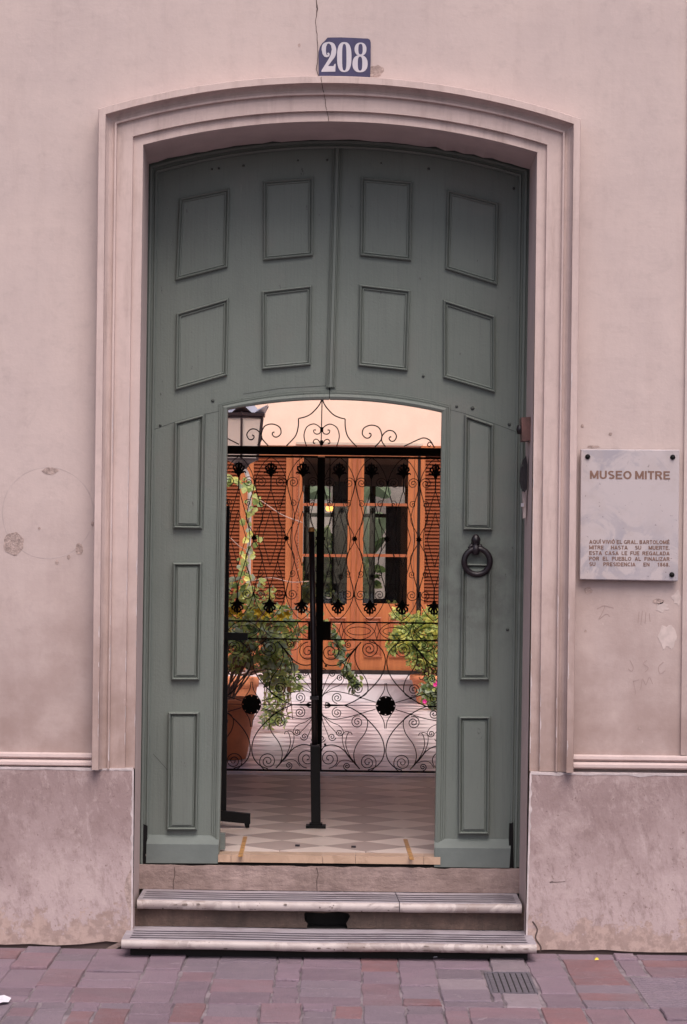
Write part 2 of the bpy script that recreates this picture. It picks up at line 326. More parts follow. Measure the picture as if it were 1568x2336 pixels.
# ------------------------------------------------------------------ building blocks
ORG = {}
class MB:
    def __init__(s): s.v = []; s.f = []; s.m = []
    def add(s, verts, faces, mi=0):
        o = len(s.v); s.v += [Vector(p) for p in verts]; s.f += [tuple(i+o for i in f) for f in faces]; s.m += [mi]*len(faces)
    def box(s, a, b, mi=0):
        x0,y0,z0 = a; x1,y1,z1 = b
        s.add([(x0,y0,z0),(x1,y0,z0),(x1,y1,z0),(x0,y1,z0),(x0,y0,z1),(x1,y0,z1),(x1,y1,z1),(x0,y1,z1)],
              [(0,1,5,4),(1,2,6,5),(2,3,7,6),(3,0,4,7),(4,5,6,7),(3,2,1,0)], mi)
    def tube(s, pts, r, sides=6, mi=0, cap=True):
        pts = [Vector(p) for p in pts]; n = len(pts)
        if n < 2: return
        rr = r if isinstance(r,(list,tuple)) else [r]*n
        rings = []; up = None
        for i in range(n):
            d = (pts[min(i+1,n-1)]-pts[max(i-1,0)])
            if d.length < 1e-9: d = Vector((0,0,1))
            d.normalize()
            if up is None:
                up = Vector((0,1,0)) if abs(d.y) < 0.9 else Vector((1,0,0))
            a = d.cross(up)
            if a.length < 1e-6: a = d.cross(Vector((1,0,0)))
            a.normalize(); b = a.cross(d); up = b
            rings.append([pts[i]+(a*math.cos(2*math.pi*k/sides)+b*math.sin(2*math.pi*k/sides))*rr[i] for k in range(sides)])
        vs = [p for ring in rings for p in ring]; fs = []
        for i in range(n-1):
            for k in range(sides):
                k2 = (k+1)%sides
                fs.append((i*sides+k, i*sides+k2, (i+1)*sides+k2, (i+1)*sides+k))
        if cap: fs.append(tuple(range(sides))[::-1]); fs.append(tuple((n-1)*sides+k for k in range(sides)))
        s.add(vs, fs, mi)
    def prism(s, poly, off, mi=0):
        """poly: list of points (ngon), off: vector to the far face"""
        n = len(poly); off = Vector(off); a = [Vector(p) for p in poly]
        s.add(a+[p+off for p in a], [tuple(range(n)), tuple(range(n,2*n))[::-1]]+[(i,n+i,n+(i+1)%n,(i+1)%n) for i in range(n)], mi)
    def grid(s, rows, mi=0, closed=False):
        h = len(rows); w = len(rows[0]); fs = []
        for i in range(h-1):
            for j in range(w if closed else w-1):
                j2 = (j+1)%w
                fs.append((i*w+j, i*w+j2, (i+1)*w+j2, (i+1)*w+j))
        s.add([p for r in rows for p in r], fs, mi)
    def lathe(s, c, prof, n=24, mi=0):
        s.grid([[Vector((c[0]+r*math.cos(2*math.pi*k/n), c[1]+r*math.sin(2*math.pi*k/n), c[2]+z)) for k in range(n)] for r, z in prof], mi, True)
    def build(s, name, mat, parent=None, org=None, smooth=False, mods=True):
        o0 = ORG.get(parent.name, Vector((0,0,0))) if parent is not None else Vector(org or (0,0,0))
        me = bpy.data.meshes.new(name)
        me.from_pydata([tuple(p-o0) for p in s.v], [], s.f)
        mats = mat if isinstance(mat,(list,tuple)) else [mat]
        for m_ in mats: me.materials.append(m_)
        if len(mats) > 1:
            for p, i in zip(me.polygons, s.m): p.material_index = i
        bm = bmesh.new(); bm.from_mesh(me); bmesh.ops.recalc_face_normals(bm, faces=bm.faces); bm.to_mesh(me); bm.free()
        if smooth:
            for p in me.polygons: p.use_smooth = True
        o = bpy.data.objects.new(name, me); COL.objects.link(o)
        if parent is not None: o.parent = parent
        else: o.location = o0
        ORG[o.name] = o0
        return o
def tag(o, label=None, cat=None, group=None, kind=None):
    if label: o['label'] = label
    if cat: o['category'] = cat
    if group: o['group'] = group
    if kind: o['kind'] = kind
    return o
def empty(name, loc, label, cat, group=None):
    o = bpy.data.objects.new(name, None); COL.objects.link(o); o.location = loc; o.empty_display_size = 0.1
    ORG[o.name] = Vector(loc); return tag(o, label, cat, group)
def inst(me, name, loc, parent, rot=None):
    """another piece sharing the mesh, placed at world loc"""
    o = bpy.data.objects.new(name, me); COL.objects.link(o); o.parent = parent
    o.location = Vector(loc)-ORG.get(parent.name, Vector((0,0,0)))
    if rot: o.rotation_euler = rot
    return o
def lerp(a, b, t): return a+(b-a)*t
def arc3(p0, pm, p1, n):
    """n+1 points of the circle through three pixel points"""
    (ax,ay),(bx,by),(cx,cy) = p0,pm,p1
    d = 2*(ax*(by-cy)+bx*(cy-ay)+cx*(ay-by))
    ux = ((ax*ax+ay*ay)*(by-cy)+(bx*bx+by*by)*(cy-ay)+(cx*cx+cy*cy)*(ay-by))/d
    uy = ((ax*ax+ay*ay)*(cx-bx)+(bx*bx+by*by)*(ax-cx)+(cx*cx+cy*cy)*(bx-ax))/d
    r = math.hypot(ax-ux, ay-uy); a0 = math.atan2(ay-uy, ax-ux); a1 = math.atan2(cy-uy, cx-ux)
    return [(ux+r*math.cos(lerp(a0,a1,i/n)), uy+r*math.sin(lerp(a0,a1,i/n))) for i in range(n+1)]
def smooth_line(pts, k=6):
    """Catmull-Rom through 2-D points"""
    if len(pts) < 3: return list(pts)
    q = [pts[0]]+list(pts)+[pts[-1]]; out = []
    for i in range(1, len(q)-2):
        p0,p1,p2,p3 = q[i-1],q[i],q[i+1],q[i+2]
        for j in range(k):
            t = j/k
            out.append(tuple(0.5*((2*p1[c])+(-p0[c]+p2[c])*t+(2*p0[c]-5*p1[c]+4*p2[c]-p3[c])*t*t+(-p0[c]+3*p1[c]-3*p2[c]+p3[c])*t**3) for c in range(len(p1))))
    out.append(tuple(pts[-1])); return out
def interp(tab, x):
    for (a,va),(b,vb) in zip(tab, tab[1:]):
        if x <= b: return va+(vb-va)*(x-a)/(b-a) if b > a else vb
    return tab[-1][1]

# ------------------------------------------------------------------ ground, road, pavement
mb = MB(); mb.box((-60,-70,-0.20),(60,60,-0.16)); o = mb.build('ground', M['asphalt']); tag(o, kind='structure')
mb = MB(); mb.box((-30,-3.2,-0.155),(30,-0.02,-0.0045)); bed = mb.build('pavement', M['mortar'], org=(0,-1.5,0)); tag(bed, kind='structure')
mb = MB(); mb.box((-30,-3.38,-0.155),(30,-3.206,-0.008)); o = mb.build('kerb', PAV[1]); tag(o, kind='structure')
FARL, FARR, FARB = -1.95, 2.0, -2.15
mb = MB()
mb.box((-30,-3.2,-0.028),(G(-420,2182).x-0.01,-0.06,-0.006)); mb.box((FARR+0.01,-3.2,-0.028),(30,-0.06,-0.006)); mb.box((FARL-0.006,-3.2,-0.028),(FARR+0.006,FARB-0.01,-0.006))
o = mb.build('paving', PAV[0], bed)
GR0, GR1, GR2, GR3 = G(1104,2217), G(1207,2217), G(1222,2265), G(1120,2265)      # drain grate corners
gx0, gx1, gy0, gy1 = min(GR0.x,GR3.x), max(GR1.x,GR2.x), GR3.y, GR0.y
R0, R1 = G(1432,2228), G(1640,2302)
rx0, rx1, ry0, ry1 = G(1462,2265).x, G(1700,2265).x, R1.y, R0.y                       # ribbed cover
colpx = [-420,-330,-255,-160,-75,45,130,215,345,427,502,635,690,822,905,987,1113,1195,1275,1400,1452,1570,1660,1780,1880,1990]
colx = [G(p,2182).x for p in colpx]
def paver(x0,x1,y0,y1,mi):
    g = 0.0015+R.choice([0,0,0.002,0.004])+R.random()*0.001; j = lambda s=0.004: (R.random()-0.5)*2*s
    x0+=g; x1-=g; y0+=g; y1-=g
    if x1-x0 < 0.03 or y1-y0 < 0.03: return
    h = -0.0015+R.choice([0,0.001,0.001,0.002,0.003,0.008]); th = 0.03
    mb = MB(); b = 0.004
    def side(p,q,n):
        return [p.lerp(q, i/n)+Vector((j(0.004),j(0.004),0)) if 0 < i else p for i in range(n)]
    cs = [Vector((x0+j(),y0+j(),0)),Vector((x1+j(),y0+j(),0)),Vector((x1+j(),y1+j(),0)),Vector((x0+j(),y1+j(),0))]
    ring = []
    for k in range(4): ring += side(cs[k], cs[(k+1)%4], 4)
    c = sum(ring, Vector())/len(ring); tilt = (j(0.006), j(0.012))
    def lift(p, z): return Vector((p.x,p.y,z+tilt[0]*(p.x-c.x)+tilt[1]*(p.y-c.y)))
    top = [lift(p+(c-p).normalized()*b, h) for p in ring]; mid = [lift(p, h-0.005) for p in ring]; bot = [Vector((p.x,p.y,-0.029)) for p in ring]
    n = len(ring)
    mb.add(top+mid+bot, [tuple(range(n))]+[(i,(i+1)%n,n+(i+1)%n,n+i) for i in range(n)]+[(n+i,n+(i+1)%n,2*n+(i+1)%n,2*n+i) for i in range(n)])
    mb.build('paver', PAV[mi], bed)
def blocked(x0,x1,y0,y1):
    return any(x0 < b and x1 > a and y0 < d and y1 > c for a,b,c,d in ((gx0,gx1,gy0,gy1),(rx0,rx1,ry0,ry1)))
colpx2 = [-440,-360,-290,-215,-120,-30,25,85,160,225,300,395,470,595,690,760,830,925,1010,1065,1230,1330,1425,1500,1600,1720,1830,1990]
colx2 = [G(p,2300).x for p in colpx2]
YM = -1.27
for a, b, ytop, ybot in [(p,q,-0.055,YM) for p,q in zip(colx, colx[1:])]+[(p,q,YM,FARB) for p,q in zip(colx2, colx2[1:])]:
    y = ytop-R.random()*0.008
    first = ytop > -0.1
    while y > ybot+0.02:
        w = b-a
        l = R.choice([0.17,0.22,0.28,0.36,0.42]) if w > 0.13 else R.choice([0.12,0.16,0.25,0.36])
        if first: l = 0.10+R.random()*0.06; first = False
        y2 = y-l if y-l > ybot+0.07 else ybot
        # narrow slips left by an obstacle are cut round it
        if blocked(a,b,y2,y):
            for (A,B,C,E) in ((gx0,gx1,gy0,gy1),(rx0,rx1,ry0,ry1)):
                if a < B and b > A and y2 < E and y > C:
                    mi = R.choice([0,1,2,4])
                    if a < A-0.035: paver(a,A-0.003,y2,y,mi)
                    if b > B+0.035: paver(B+0.003,b,y2,y,mi)
                    xa, xb = max(a,A), min(b,B)
                    if y > E+0.035: paver(xa,xb,E+0.003,y,mi)
                    if y2 < C-0.035: paver(xa,xb,y2,C-0.003,mi)
        elif w > 0.24 and R.random() < 0.45:
            m_ = a+w*R.uniform(0.4,0.6)
            paver(a,m_,y2,y,R.choice([0,0,1,2,3])); paver(m_,b,y2,y,R.choice([0,0,1,2,3]))
        else:
            paver(a,b,y2,y,R.choice([0,0,0,0,0,1,1,1,2,2,3]))
        y = y2
# drain grate
t = empty('drain_grate', ((gx0+gx1)/2,(gy0+gy1)/2,0), 'square iron drain grate let into the pavers in front of the right wall', 'drain grate')
mb = MB(); w_ = 0.010
mb.box((gx0,gy0,-0.028),(gx0+w_,gy1,0.001)); mb.box((gx1-w_,gy0,-0.028),(gx1,gy1,0.001))
mb.box((gx0+w_,gy0,-0.028),(gx1-w_,gy0+w_,0.001)); mb.box((gx0+w_,gy1-w_,-0.028),(gx1-w_,gy1,0.001)); mb.build('frame', M['cast'], t)
mb = MB(); mb.box((gx0+w_,gy0+w_,-0.0285),(gx1-w_,gy1-w_,-0.0036)); mb.build('pit', M['dark'], t)
nb = 7
for k in range(nb):
    xk = lerp(gx0+w_,gx1-w_,(k+0.5)/nb); mb = MB(); mb.box((xk-0.0085,gy0+w_,-0.018),(xk+0.0085,gy1-w_,-0.001)); mb.build('bar', M['cast'], t)
# ribbed cover
t = empty('ribbed_cover', ((rx0+rx1)/2,(ry0+ry1)/2,0), 'worn ribbed cover plate sunk among the pavers at the far right', 'cover plate')
mb = MB(); mb.box((rx0,ry0,-0.028),(rx1,ry1,-0.0030)); mb.build('plate', PAV[1], t)
mb = MB()
for k in range(15):
    yk = lerp(ry0,ry1,(k+0.5)/15); pts = [(lerp(rx0,rx1,i/24), yk+0.004*math.sin(i*1.5), -0.0026) for i in range(25)]
    mb.tube(pts, 0.0035, 4)
mb.build('ribs', PAV[1], t)
# scrap of paper at the left edge
a = G(-6,2276); b = G(26,2281); c = G(20,2290); d = G(-8,2296)
mb = MB(); mb.grid([[a+Vector((0,0,.006)),(a+b)/2+Vector((0,0,.014)),b+Vector((0,0,.007))],[d+Vector((0,0,.006)),(c+d)/2+Vector((0,0,.011)),c+Vector((0,0,.006))]])
tag(mb.build('paper_scrap', M['paper'], org=a), 'crumpled white scrap of paper lying on the pavers at the left', 'paper scrap')

for x,y,m_,lab,cat in ((993,2187,'paper','tiny white crumb of litter on the pavers below the steps','litter'),(1361,2193,'yellow','tiny yellow scrap of litter at the foot of the right wall','litter')):
    c = G(x,y); mb = MB(); mb.add([c+Vector((-.008,-.01,.006)),c+Vector((.009,-.008,.008)),c+Vector((.007,.011,.013)),c+Vector((-.006,.009,.010)),c+Vector((0,0,.016))],[(0,1,4),(1,2,4),(2,3,4),(3,0,4)])
    tag(mb.build('litter_scrap', M[m_], org=c), lab, cat)

# ------------------------------------------------------------------ the museum front
BLD = empty('museum_building', (0,0,0), 'pinkish plastered old house front with arched doorway and moulded surround', 'building')
NARC = 40
inL0, inL1, inC, inR1, inR0 = (309,1752),(328,332),(775,279),(1225,349),(1207,1758)
ouL0, ouL1, ouC, ouR1, ouR0 = (214,1752),(230,257),(775,183),(1320.5,280),(1304,1758)
def fullpath(l0,l1,c,r1,r0, n=12):
    out = [(lerp(l0[0],l1[0],i/n), lerp(l0[1],l1[1],i/n)) for i in range(n)]
    out += arc3(l1,c,r1,NARC)
    out += [(lerp(r1[0],r0[0],(i+1)/n), lerp(r1[1],r0[1],(i+1)/n)) for i in range(n)]
    return out
inner = fullpath(inL0,inL1,inC,inR1,inR0); outer = fullpath(ouL0,ouL1,ouC,ouR1,ouR0)
inW = [P(x,y,0) for x,y in inner]; ouW = [P(x,y,0) for x,y in outer]
PROF = [(0,0.022),(0.224,0.022),(0.229,0.040),(0.59,0.040),(0.597,0.058),(0.64,0.060),(0.655,0.046),(0.71,0.048),(0.77,0.056),(0.81,0.068),(0.825,0.072),(0.832,0.098),(0.985,0.098),(1.0,0.090)]
rows = []
for a, b in zip(inW, ouW):
    rows.append([Vector((lerp(a.x,b.x,s), -d_, lerp(a.z,b.z,s))) for s, d_ in PROF]+[Vector((b.x,0.002,b.z))])
mb = MB(); mb.grid(rows); mb.build('door_surround', M['surround'], BLD)
for sl_,nm in ((slice(0,13),1),(slice(12+NARC,None),2)):
    pa = inW[sl_]; pb = ouW[sl_]
    if nm == 2: pa = pa[::-1]; pb = pb[::-1]
    for s_ in (0.004,0.229,0.597,0.84):
        run = []; nS = 150
        for k in range(nS):
            f = k/nS*(len(pa)-1)*0.62; i0 = int(f); a_ = pa[i0].lerp(pa[i0+1],f-i0); b_ = pb[i0].lerp(pb[i0+1],f-i0)
            g_ = mnoise.noise(Vector((k*0.16,s_*31,nm*7.7)))+0.35*mnoise.noise(Vector((k*0.9,s_*17,nm*3.1)))+0.25*(1-k/nS)-0.12
            w_ = max(0,g_)*0.0075
            x_ = lerp(a_.x,b_.x,s_); dsgn = 1 if b_.x > a_.x else -1; dp = interp(PROF,s_+0.008)+0.0009
            if w_ > 0.0006: run.append([Vector((x_,-dp,lerp(a_.z,b_.z,s_))),Vector((x_+dsgn*w_,-dp,lerp(a_.z,b_.z,s_)))])
            else:
                if len(run) > 2: mb = MB(); mb.grid(run); mb.build('worn_edge', M['lip'], BLD)
                run = []
        if len(run) > 2: mb = MB(); mb.grid(run); mb.build('worn_edge', M['lip'], BLD)
# wall sheets round the opening (opening edge lies under the surround)
WX0, WX1, WTOP = -7.0, 7.0, 4.35
mid = [a.lerp(b,0.5) for a,b in zip(inW,ouW)]
mb = MB()
li, ri = 12, 12+NARC
zb = 0.0
Lx = [p for p in mid[:li+1]]; Rx = [p for p in mid[ri:]]
yb = 0.0
leftp = [Vector((mid[0].x,yb,zb))]+[Vector((p.x,yb,p.z)) for p in Lx]
for p, q in zip(leftp, leftp[1:]):
    mb.add([(WX0,yb,p.z),p,q,(WX0,yb,q.z)], [(0,1,2,3)])
rightp = [Vector((p.x,yb,p.z)) for p in Rx]+[Vector((mid[-1].x,yb,zb))]
for p, q in zip(rightp, rightp[1:]):
    mb.add([p,(WX1,yb,p.z),(WX1,yb,q.z),q], [(0,1,2,3)])
arcm = [Vector((p.x,yb,p.z)) for p in mid[li:ri+1]]
for p, q in zip(arcm, arcm[1:]):
    mb.add([p,q,(q.x,yb,WTOP),(p.x,yb,WTOP)], [(0,1,2,3)])
mb.add([(WX0,yb,arcm[0].z),arcm[0],(arcm[0].x,yb,WTOP),(WX0,yb,WTOP)], [(0,1,2,3)])
mb.add([arcm[-1],(WX1,yb,arcm[-1].z),(WX1,yb,WTOP),(arcm[-1].x,yb,WTOP)], [(0,1,2,3)])
mb.build('wall', M['wall'], BLD)
# reveal: jambs and soffit from the surround back to the door frame
YB = 0.36
inF = fullpath((304,2185),inL1,inC,inR1,(1197,2185))
bkF = fullpath((316,2185),(340,374),(768,319),(1209,386),(1182,2185))
def wob(i): return 0.010*mnoise.noise(Vector((i*0.9,3.1,0)))+0.006*mnoise.noise(Vector((i*2.3,9.1,0)))
fr = [P(x,y,0) for x,y in inF]; bk = [P(x,y,YB) for x,y in bkF]
for i in range(li+1, ri): bk[i].z += wob(i)
rows = [[Vector((a.x,-0.0225,a.z)), Vector((a.x,0.05,a.z)), a.lerp(b,0.45), b] for a, b in zip(fr, bk)]
mbj = MB(); mbj.grid(rows[:li+1]); mbj.build('reveal', M['reveal'], BLD)
mbj = MB(); mbj.grid(rows[ri:]); mbj.build('reveal', M['reveal'], BLD)
mbs = MB(); mbs.grid(rows[li:ri+1]); mbs.build('soffit', M['soffit'], BLD)
# plinths with a broken bottom edge
def plinth(x_in_top, x_in_bot, xo, ztop, side):
    n = 60; e = 1e-3
    a = Vector((x_in_top,0,ztop)); b = Vector((x_in_bot,0,0))
    bot = []
    for i in range(n+1):
        x = lerp(x_in_bot, xo, i/n)
        z = 0.012+0.030*max(0,mnoise.noise(Vector((x*5.0+side*7,1.3,0))))+0.012*mnoise.noise(Vector((x*21,4.3,0)))
        bot.append(Vector((x,-0.052,z)))
    edge = []
    for i in range(25):
        t_ = i/24; p = b.lerp(a,t_)
        edge.append(Vector((p.x+side*0.006*mnoise.noise(Vector((t_*9,side*3,2.2))), -0.052, max(p.z,0.02))))
    topl = [Vector((lerp(x_in_top,xo,i/30), -0.052, ztop+0.003*mnoise.noise(Vector((i*1.7,side*5.1,0))))) for i in range(31)]
    poly = bot[::-1]+edge[1:-1]+topl
    mb = MB(); mb.prism(poly, (0,0.06,0))
    mb.build('plinth', M['plinth'], BLD)
    mb = MB(); rows = []
    for i in range(121):
        x = lerp(x_in_top,xo,(i/120)**1.6); w = 0.006+0.010*max(0,mnoise.noise(Vector((x*14,side*2.7,7.7))))+0.004*mnoise.noise(Vector((x*50,side,1)))
        rows.append([Vector((x,-0.0535,ztop-w)),Vector((x,-0.0535,ztop+.002)),Vector((x,-0.004,ztop+.004))])
    mb.grid(rows); mb.build('chipped_lip', M['lip'], BLD)
    mb = MB(); rows = []
    for i in range(101):
        t_ = i/100; p = b.lerp(a,t_); w = 0.003+0.009*max(0,mnoise.noise(Vector((t_*22,side*5.1,3))))*(0.3+t_)
        rows.append([Vector((p.x-side*.004,-0.0537,max(p.z,.03))),Vector((p.x+side*w,-0.0537,max(p.z,.03)))])
    mb.grid(rows); mb.build('chipped_lip', M['lip'], BLD)
    mb = MB(); mb.box((min(x_in_bot+side*0.01,xo),-0.040,-0.0285),(max(x_in_bot+side*0.01,xo),-0.004,0.06)); mb.build('plinth_base', M['crackm'], BLD)
PLt = P(306,1752,0); PLb = P(303,2170,0); PRt = P(1209,1760,0); PRb = P(1199,2180,0)
plinth(PLt.x, PLb.x, WX0, PLt.z, -1); plinth(PRt.x, PRb.x, WX1, PRt.z, 1)
# roll mouldings under the wall panels
def ledge(xa, xb, ztop, h):
    pr = [(0,0.001),(0.0,0.016),(0.10,0.026),(0.30,0.028),(0.42,0.020),(0.46,0.010),(0.50,0.012),(0.54,0.034),(0.66,0.044),(0.86,0.044),(0.94,0.036),(1.0,0.020),(1.02,0.001)]
    mb = MB(); n = 14
    mb.grid([[Vector((lerp(xa,xb,i/n), -d_, ztop-h*s+0.0015*mnoise.noise(Vector((i*1.3,s*2,xa))))) for s, d_ in pr] for i in range(n+1)])
    mb.build('ledge_moulding', M['reveal'], BLD)
ledge(WX0, P(212,1735,0).x, P(105,1716,0).z, P(105,1716,0).z-P(105,1747,0).z)
ledge(P(1306,1740,0).x, WX1, P(1430,1722,0).z, P(1430,1722,0).z-P(1430,1754,0).z)
xs_ = P(1556,1400,0).x; zt_ = P(1556,1722,0).z
mb = MB(); mb.add([(xs_,-0.014,zt_),(WX1,-0.014,zt_),(WX1,-0.014,WTOP),(xs_,-0.014,WTOP),(xs_,0.001,zt_),(xs_,0.001,WTOP)], [(0,1,2,3),(0,3,5,4)])
mb.build('pilaster', M['wall'], BLD)
# cracks: narrow dark ribbons following the wall and the surround's profile
def ribbon(pts, widths, name='crack', mat=None, par=None):
    mb = MB(); rows = []
    for i, p in enumerate(pts):
        a = pts[max(i-1,0)]; b = pts[min(i+1,len(pts)-1)]
        d_ = Vector((b.x-a.x,0,b.z-a.z)); d_.normalize(); nrm = Vector((d_.z,0,-d_.x)); w = widths if isinstance(widths,(int,float)) else widths[i]
        rows.append([p-nrm*w/2, p+nrm*w/2])
    mb.grid(rows); return mb.build(name, mat or M['crackm'], par or BLD)
ck = [(722,-20),(723,8),(736-12,20),(722,36),(720,52),(722,66),(724,84),(725,104),(725,128),(724,146),(722,158),(726,170),(731,177)]
pts = [P(x+R.uniform(-.7,.7),y,-0.0015) for x,y in smooth_line(ck,3)]
ribbon(pts, [0.0017+0.004*max(0,1-abs(i-5)/4)+0.0012*R.random() for i in range(len(pts))])
ckx = [(734,183),(734,194),(736,205),(739,217),(742,230),(743,243),(745,252),(748,262),(750,272),(750,279)]
pts = []
for x,y in smooth_line(ckx,3):
    s_ = (279-y)/(279-183.0); s_ = min(1,max(0,s_)); pts.append(P(x+R.uniform(-.6,.6),y,0)); pts[-1].y = -interp(PROF,s_)-0.0018
ribbon(pts, [0.0016+0.0012*R.random() for _ in pts])
# wear: bare plaster islands, an old ring scar, paste remnants, faint scrawl
def blob(cx,cy,rx,ry,mat,name,seed,dy=-0.0012,n=26,rough=0.3):
    poly = [P(cx+rx*math.cos(2*math.pi*k/n)*(1+rough*mnoise.noise(Vector((math.cos(2*math.pi*k/n)*1.6+seed,math.sin(2*math.pi*k/n)*1.6,0)))),
              cy+ry*math.sin(2*math.pi*k/n)*(1+rough*mnoise.noise(Vector((math.cos(2*math.pi*k/n)*1.6,math.sin(2*math.pi*k/n)*1.6+seed,5)))),dy) for k in range(n)]
    mb = MB(); mb.prism(poly,(0,0.0014,0)); return mb.build(name, mat, BLD)
for (x,y,a,b,sd_) in ((30,1240,24,25,1),(115,1074,17,8,2),(181,1253,10,13,3),(157,1271,4,5,4),(130,1283,4,5,5),(90,1205,3,3,6),(1393,990,4,4,8),(1329,972,4,4,9),(1342,1347,9,8,10),(683,103,3,4,11),(1354,1019,14,3,12),(1503,1372,14,6,14),(1459,1661,4,4,15),(212,1195,4,6,16),(1336,1440,3,3,17)):
    blob(x,y,a,b,M['patch'],'bare_patch',sd_)
blob(857,163,18,16,M['patch'],'bare_patch',21,rough=0.5)
for (x,y,a,b,sd_) in ((1524,1452,20,26,31),(1510,1385,16,10,32),(1545,1365,10,16,33)): blob(x,y,a,b,M['paste'],'paste_remnant',sd_,rough=0.6)
for (cx,cy,r) in ((110,1170,104),):
    n=60; mb = MB()
    mb.grid([[P(cx+(r-d_)*math.cos(2*math.pi*k/n),cy+(r-d_)*math.sin(2*math.pi*k/n),-yy) for k in range(n)] for d_,yy in ((-1.6,.0002),(-.5,.0004),(.5,.0004),(1.6,.0002))],0,True)
    mb.build('ring_scar', M['ringm'], BLD)
def scrawl(lines):
    for ln in lines:
        pts = [P(x,y,-0.0009) for x,y in smooth_line(ln,4)]
        ribbon(pts, 0.0026, 'scrawl', M['scrawl'])
z2 = lambda l: [(1176+.3843*x, 1306.7+.3843*y) for x,y in l]
scrawl([z2([(485,215),(530,195),(515,240),(495,275)]),z2([(530,195),(585,210)]),z2([(500,275),(540,245),(560,260)]),
        z2([(735,230),(728,300)]),z2([(755,225),(745,310)]),z2([(775,235),(770,300)]),z2([(795,240),(800,290)]),
        z2([(680,520),(700,560),(690,585),(670,570)]),z2([(780,520),(760,540),(790,565),(770,590)]),z2([(880,530),(850,560),(860,600),(890,580)]),
        z2([(700,640),(715,720)]),z2([(700,645),(735,635)]),z2([(745,690),(755,630),(775,665),(795,620),(815,660)])])
ribbon([P(x,y,-0.0535) for x,y in smooth_line([(1215,2102),(1226,2120),(1222,2140),(1234,2160),(1232,2172)],4)], 0.006)
ribbon([P(x,y,-0.0535) for x,y in smooth_line([(1178+85,2010),(1255,2013),(1290,2011)],4)], 0.002)
# exposed strip where the left plinth's skin has come off beside the jamb
pl = [(302,1960),(298,1985),(288,2005),(284,2030),(289,2055),(296,2080),(298,2110),(297,2135),(303,2150),(304,2080),(303,2000)]
mb = MB(); mb.prism([P(x,y,-0.0535) for x,y in pl],(0,0.0012,0)); mb.build('bare_patch', M['patch'], BLD)
pl = [(275,2148),(290,2140),(282,2155),(262,2166),(245,2172),(230,2174),(248,2160)]
mb = MB(); mb.prism([P(x,y,-0.0535) for x,y in pl],(0,0.0012,0)); mb.build('bare_patch', M['riser'], BLD)

# passage behind the door, rear face and roof of the front block
YG = 5800*(CZ-ZS)/(1765-HY)-D                # the gate stands here
PW = 1.15; PC = 3.3; PL_ = 2.72; YLOW = 1.7; YR = YG+0.30  # unseen rear ceiling and roof kept low so sun reaches the patio plants
mb = MB()
mb.box((-PW-0.15,YB+0.10,ZS-0.3),(-PW,YR-0.001,PL_)); mb.box((-PW-0.15,YB+0.10,PL_+.001),(-PW,YLOW+.1,PC)); mb.build('passage_wall', M['passage'], BLD)
mb = MB(); mb.box((PW,YB+0.10,ZS-0.3),(PW+0.15,YR-0.001,PL_)); mb.box((PW,YB+0.10,PL_+.001),(PW+0.15,YLOW+.1,PC)); mb.build('passage_wall', M['passage'], BLD)
mb = MB(); mb.box((-PW-0.15,YB+0.10,PC+0.001),(PW+0.15,YLOW+.1,PC+0.12)); mb.box((-PW+.001,YLOW+.101,PL_),(PW-.001,YR-0.001,PL_+0.10)); mb.box((-PW+.001,YLOW,PL_),(PW-.001,YLOW+.1,PC)); mb.build('passage_ceiling', M['passage'], BLD)
mb = MB()
mb.box((WX0,YR,0),(-PW-0.002,YR+0.12,2.849)); mb.box((PW+0.002,YR,0),(WX1,YR+0.12,2.849)); mb.box((-PW-0.002,YR,PL_),(PW+0.002,YR+0.12,2.849))
mb.build('rear_wall', M['peach'], BLD)
mb = MB(); mb.box((WX0,0.121,3.45),(WX1,YLOW+.2,3.58)); mb.box((WX0,YLOW+.101,2.85),(WX1,YR+0.12,2.94)); mb.box((WX0,YLOW+.11,2.941),(WX1,YLOW+.19,3.449)); mb.build('roof', M['grey_lintel'], BLD)
mb = MB(); mb.box((WX0,0.10,3.40),(WX1,0.12,WTOP)); mb.box((WX0,-0.03,WTOP+.001),(WX1,0.15,WTOP+.06)); mb.build('parapet', M['wall'], BLD)
mb = MB(); mb.box((WX0-0.15,0.001,2.941),(WX0-0.001,YLOW+.2,3.45)); mb.box((WX1+0.001,0.001,2.941),(WX1+0.15,YLOW+.2,3.45)); mb.box((WX0-0.15,0.001,0),(WX0-0.001,YR+0.12,2.94)); mb.box((WX1+0.001,0.001,0),(WX1+0.15,YR+0.12,2.94)); mb.build('party_wall', M['wall'], BLD)
# backing that closes the wall behind the door frame
bkm = [p for p in bk]
mb = MB()
bx = [Vector((p.x,YB+0.101,p.z)) for p in bkm]
for p,q in zip(bx[li:ri+1], bx[li+1:ri+1]): mb.add([(p.x,p.y,p.z-0.02),(q.x,q.y,q.z-0.02),(q.x,q.y,PC+0.1),(p.x,p.y,PC+0.1)], [(0,1,2,3)])
mb.box((-PW-0.1,YB+0.09,0.1),(bx[li].x+0.0,YB+0.102,PC+0.1)); mb.box((bx[ri].x,YB+0.09,0.1),(PW+0.1,YB+0.102,PC+0.1))
mb.build('inner_wall', M['passage'], BLD)

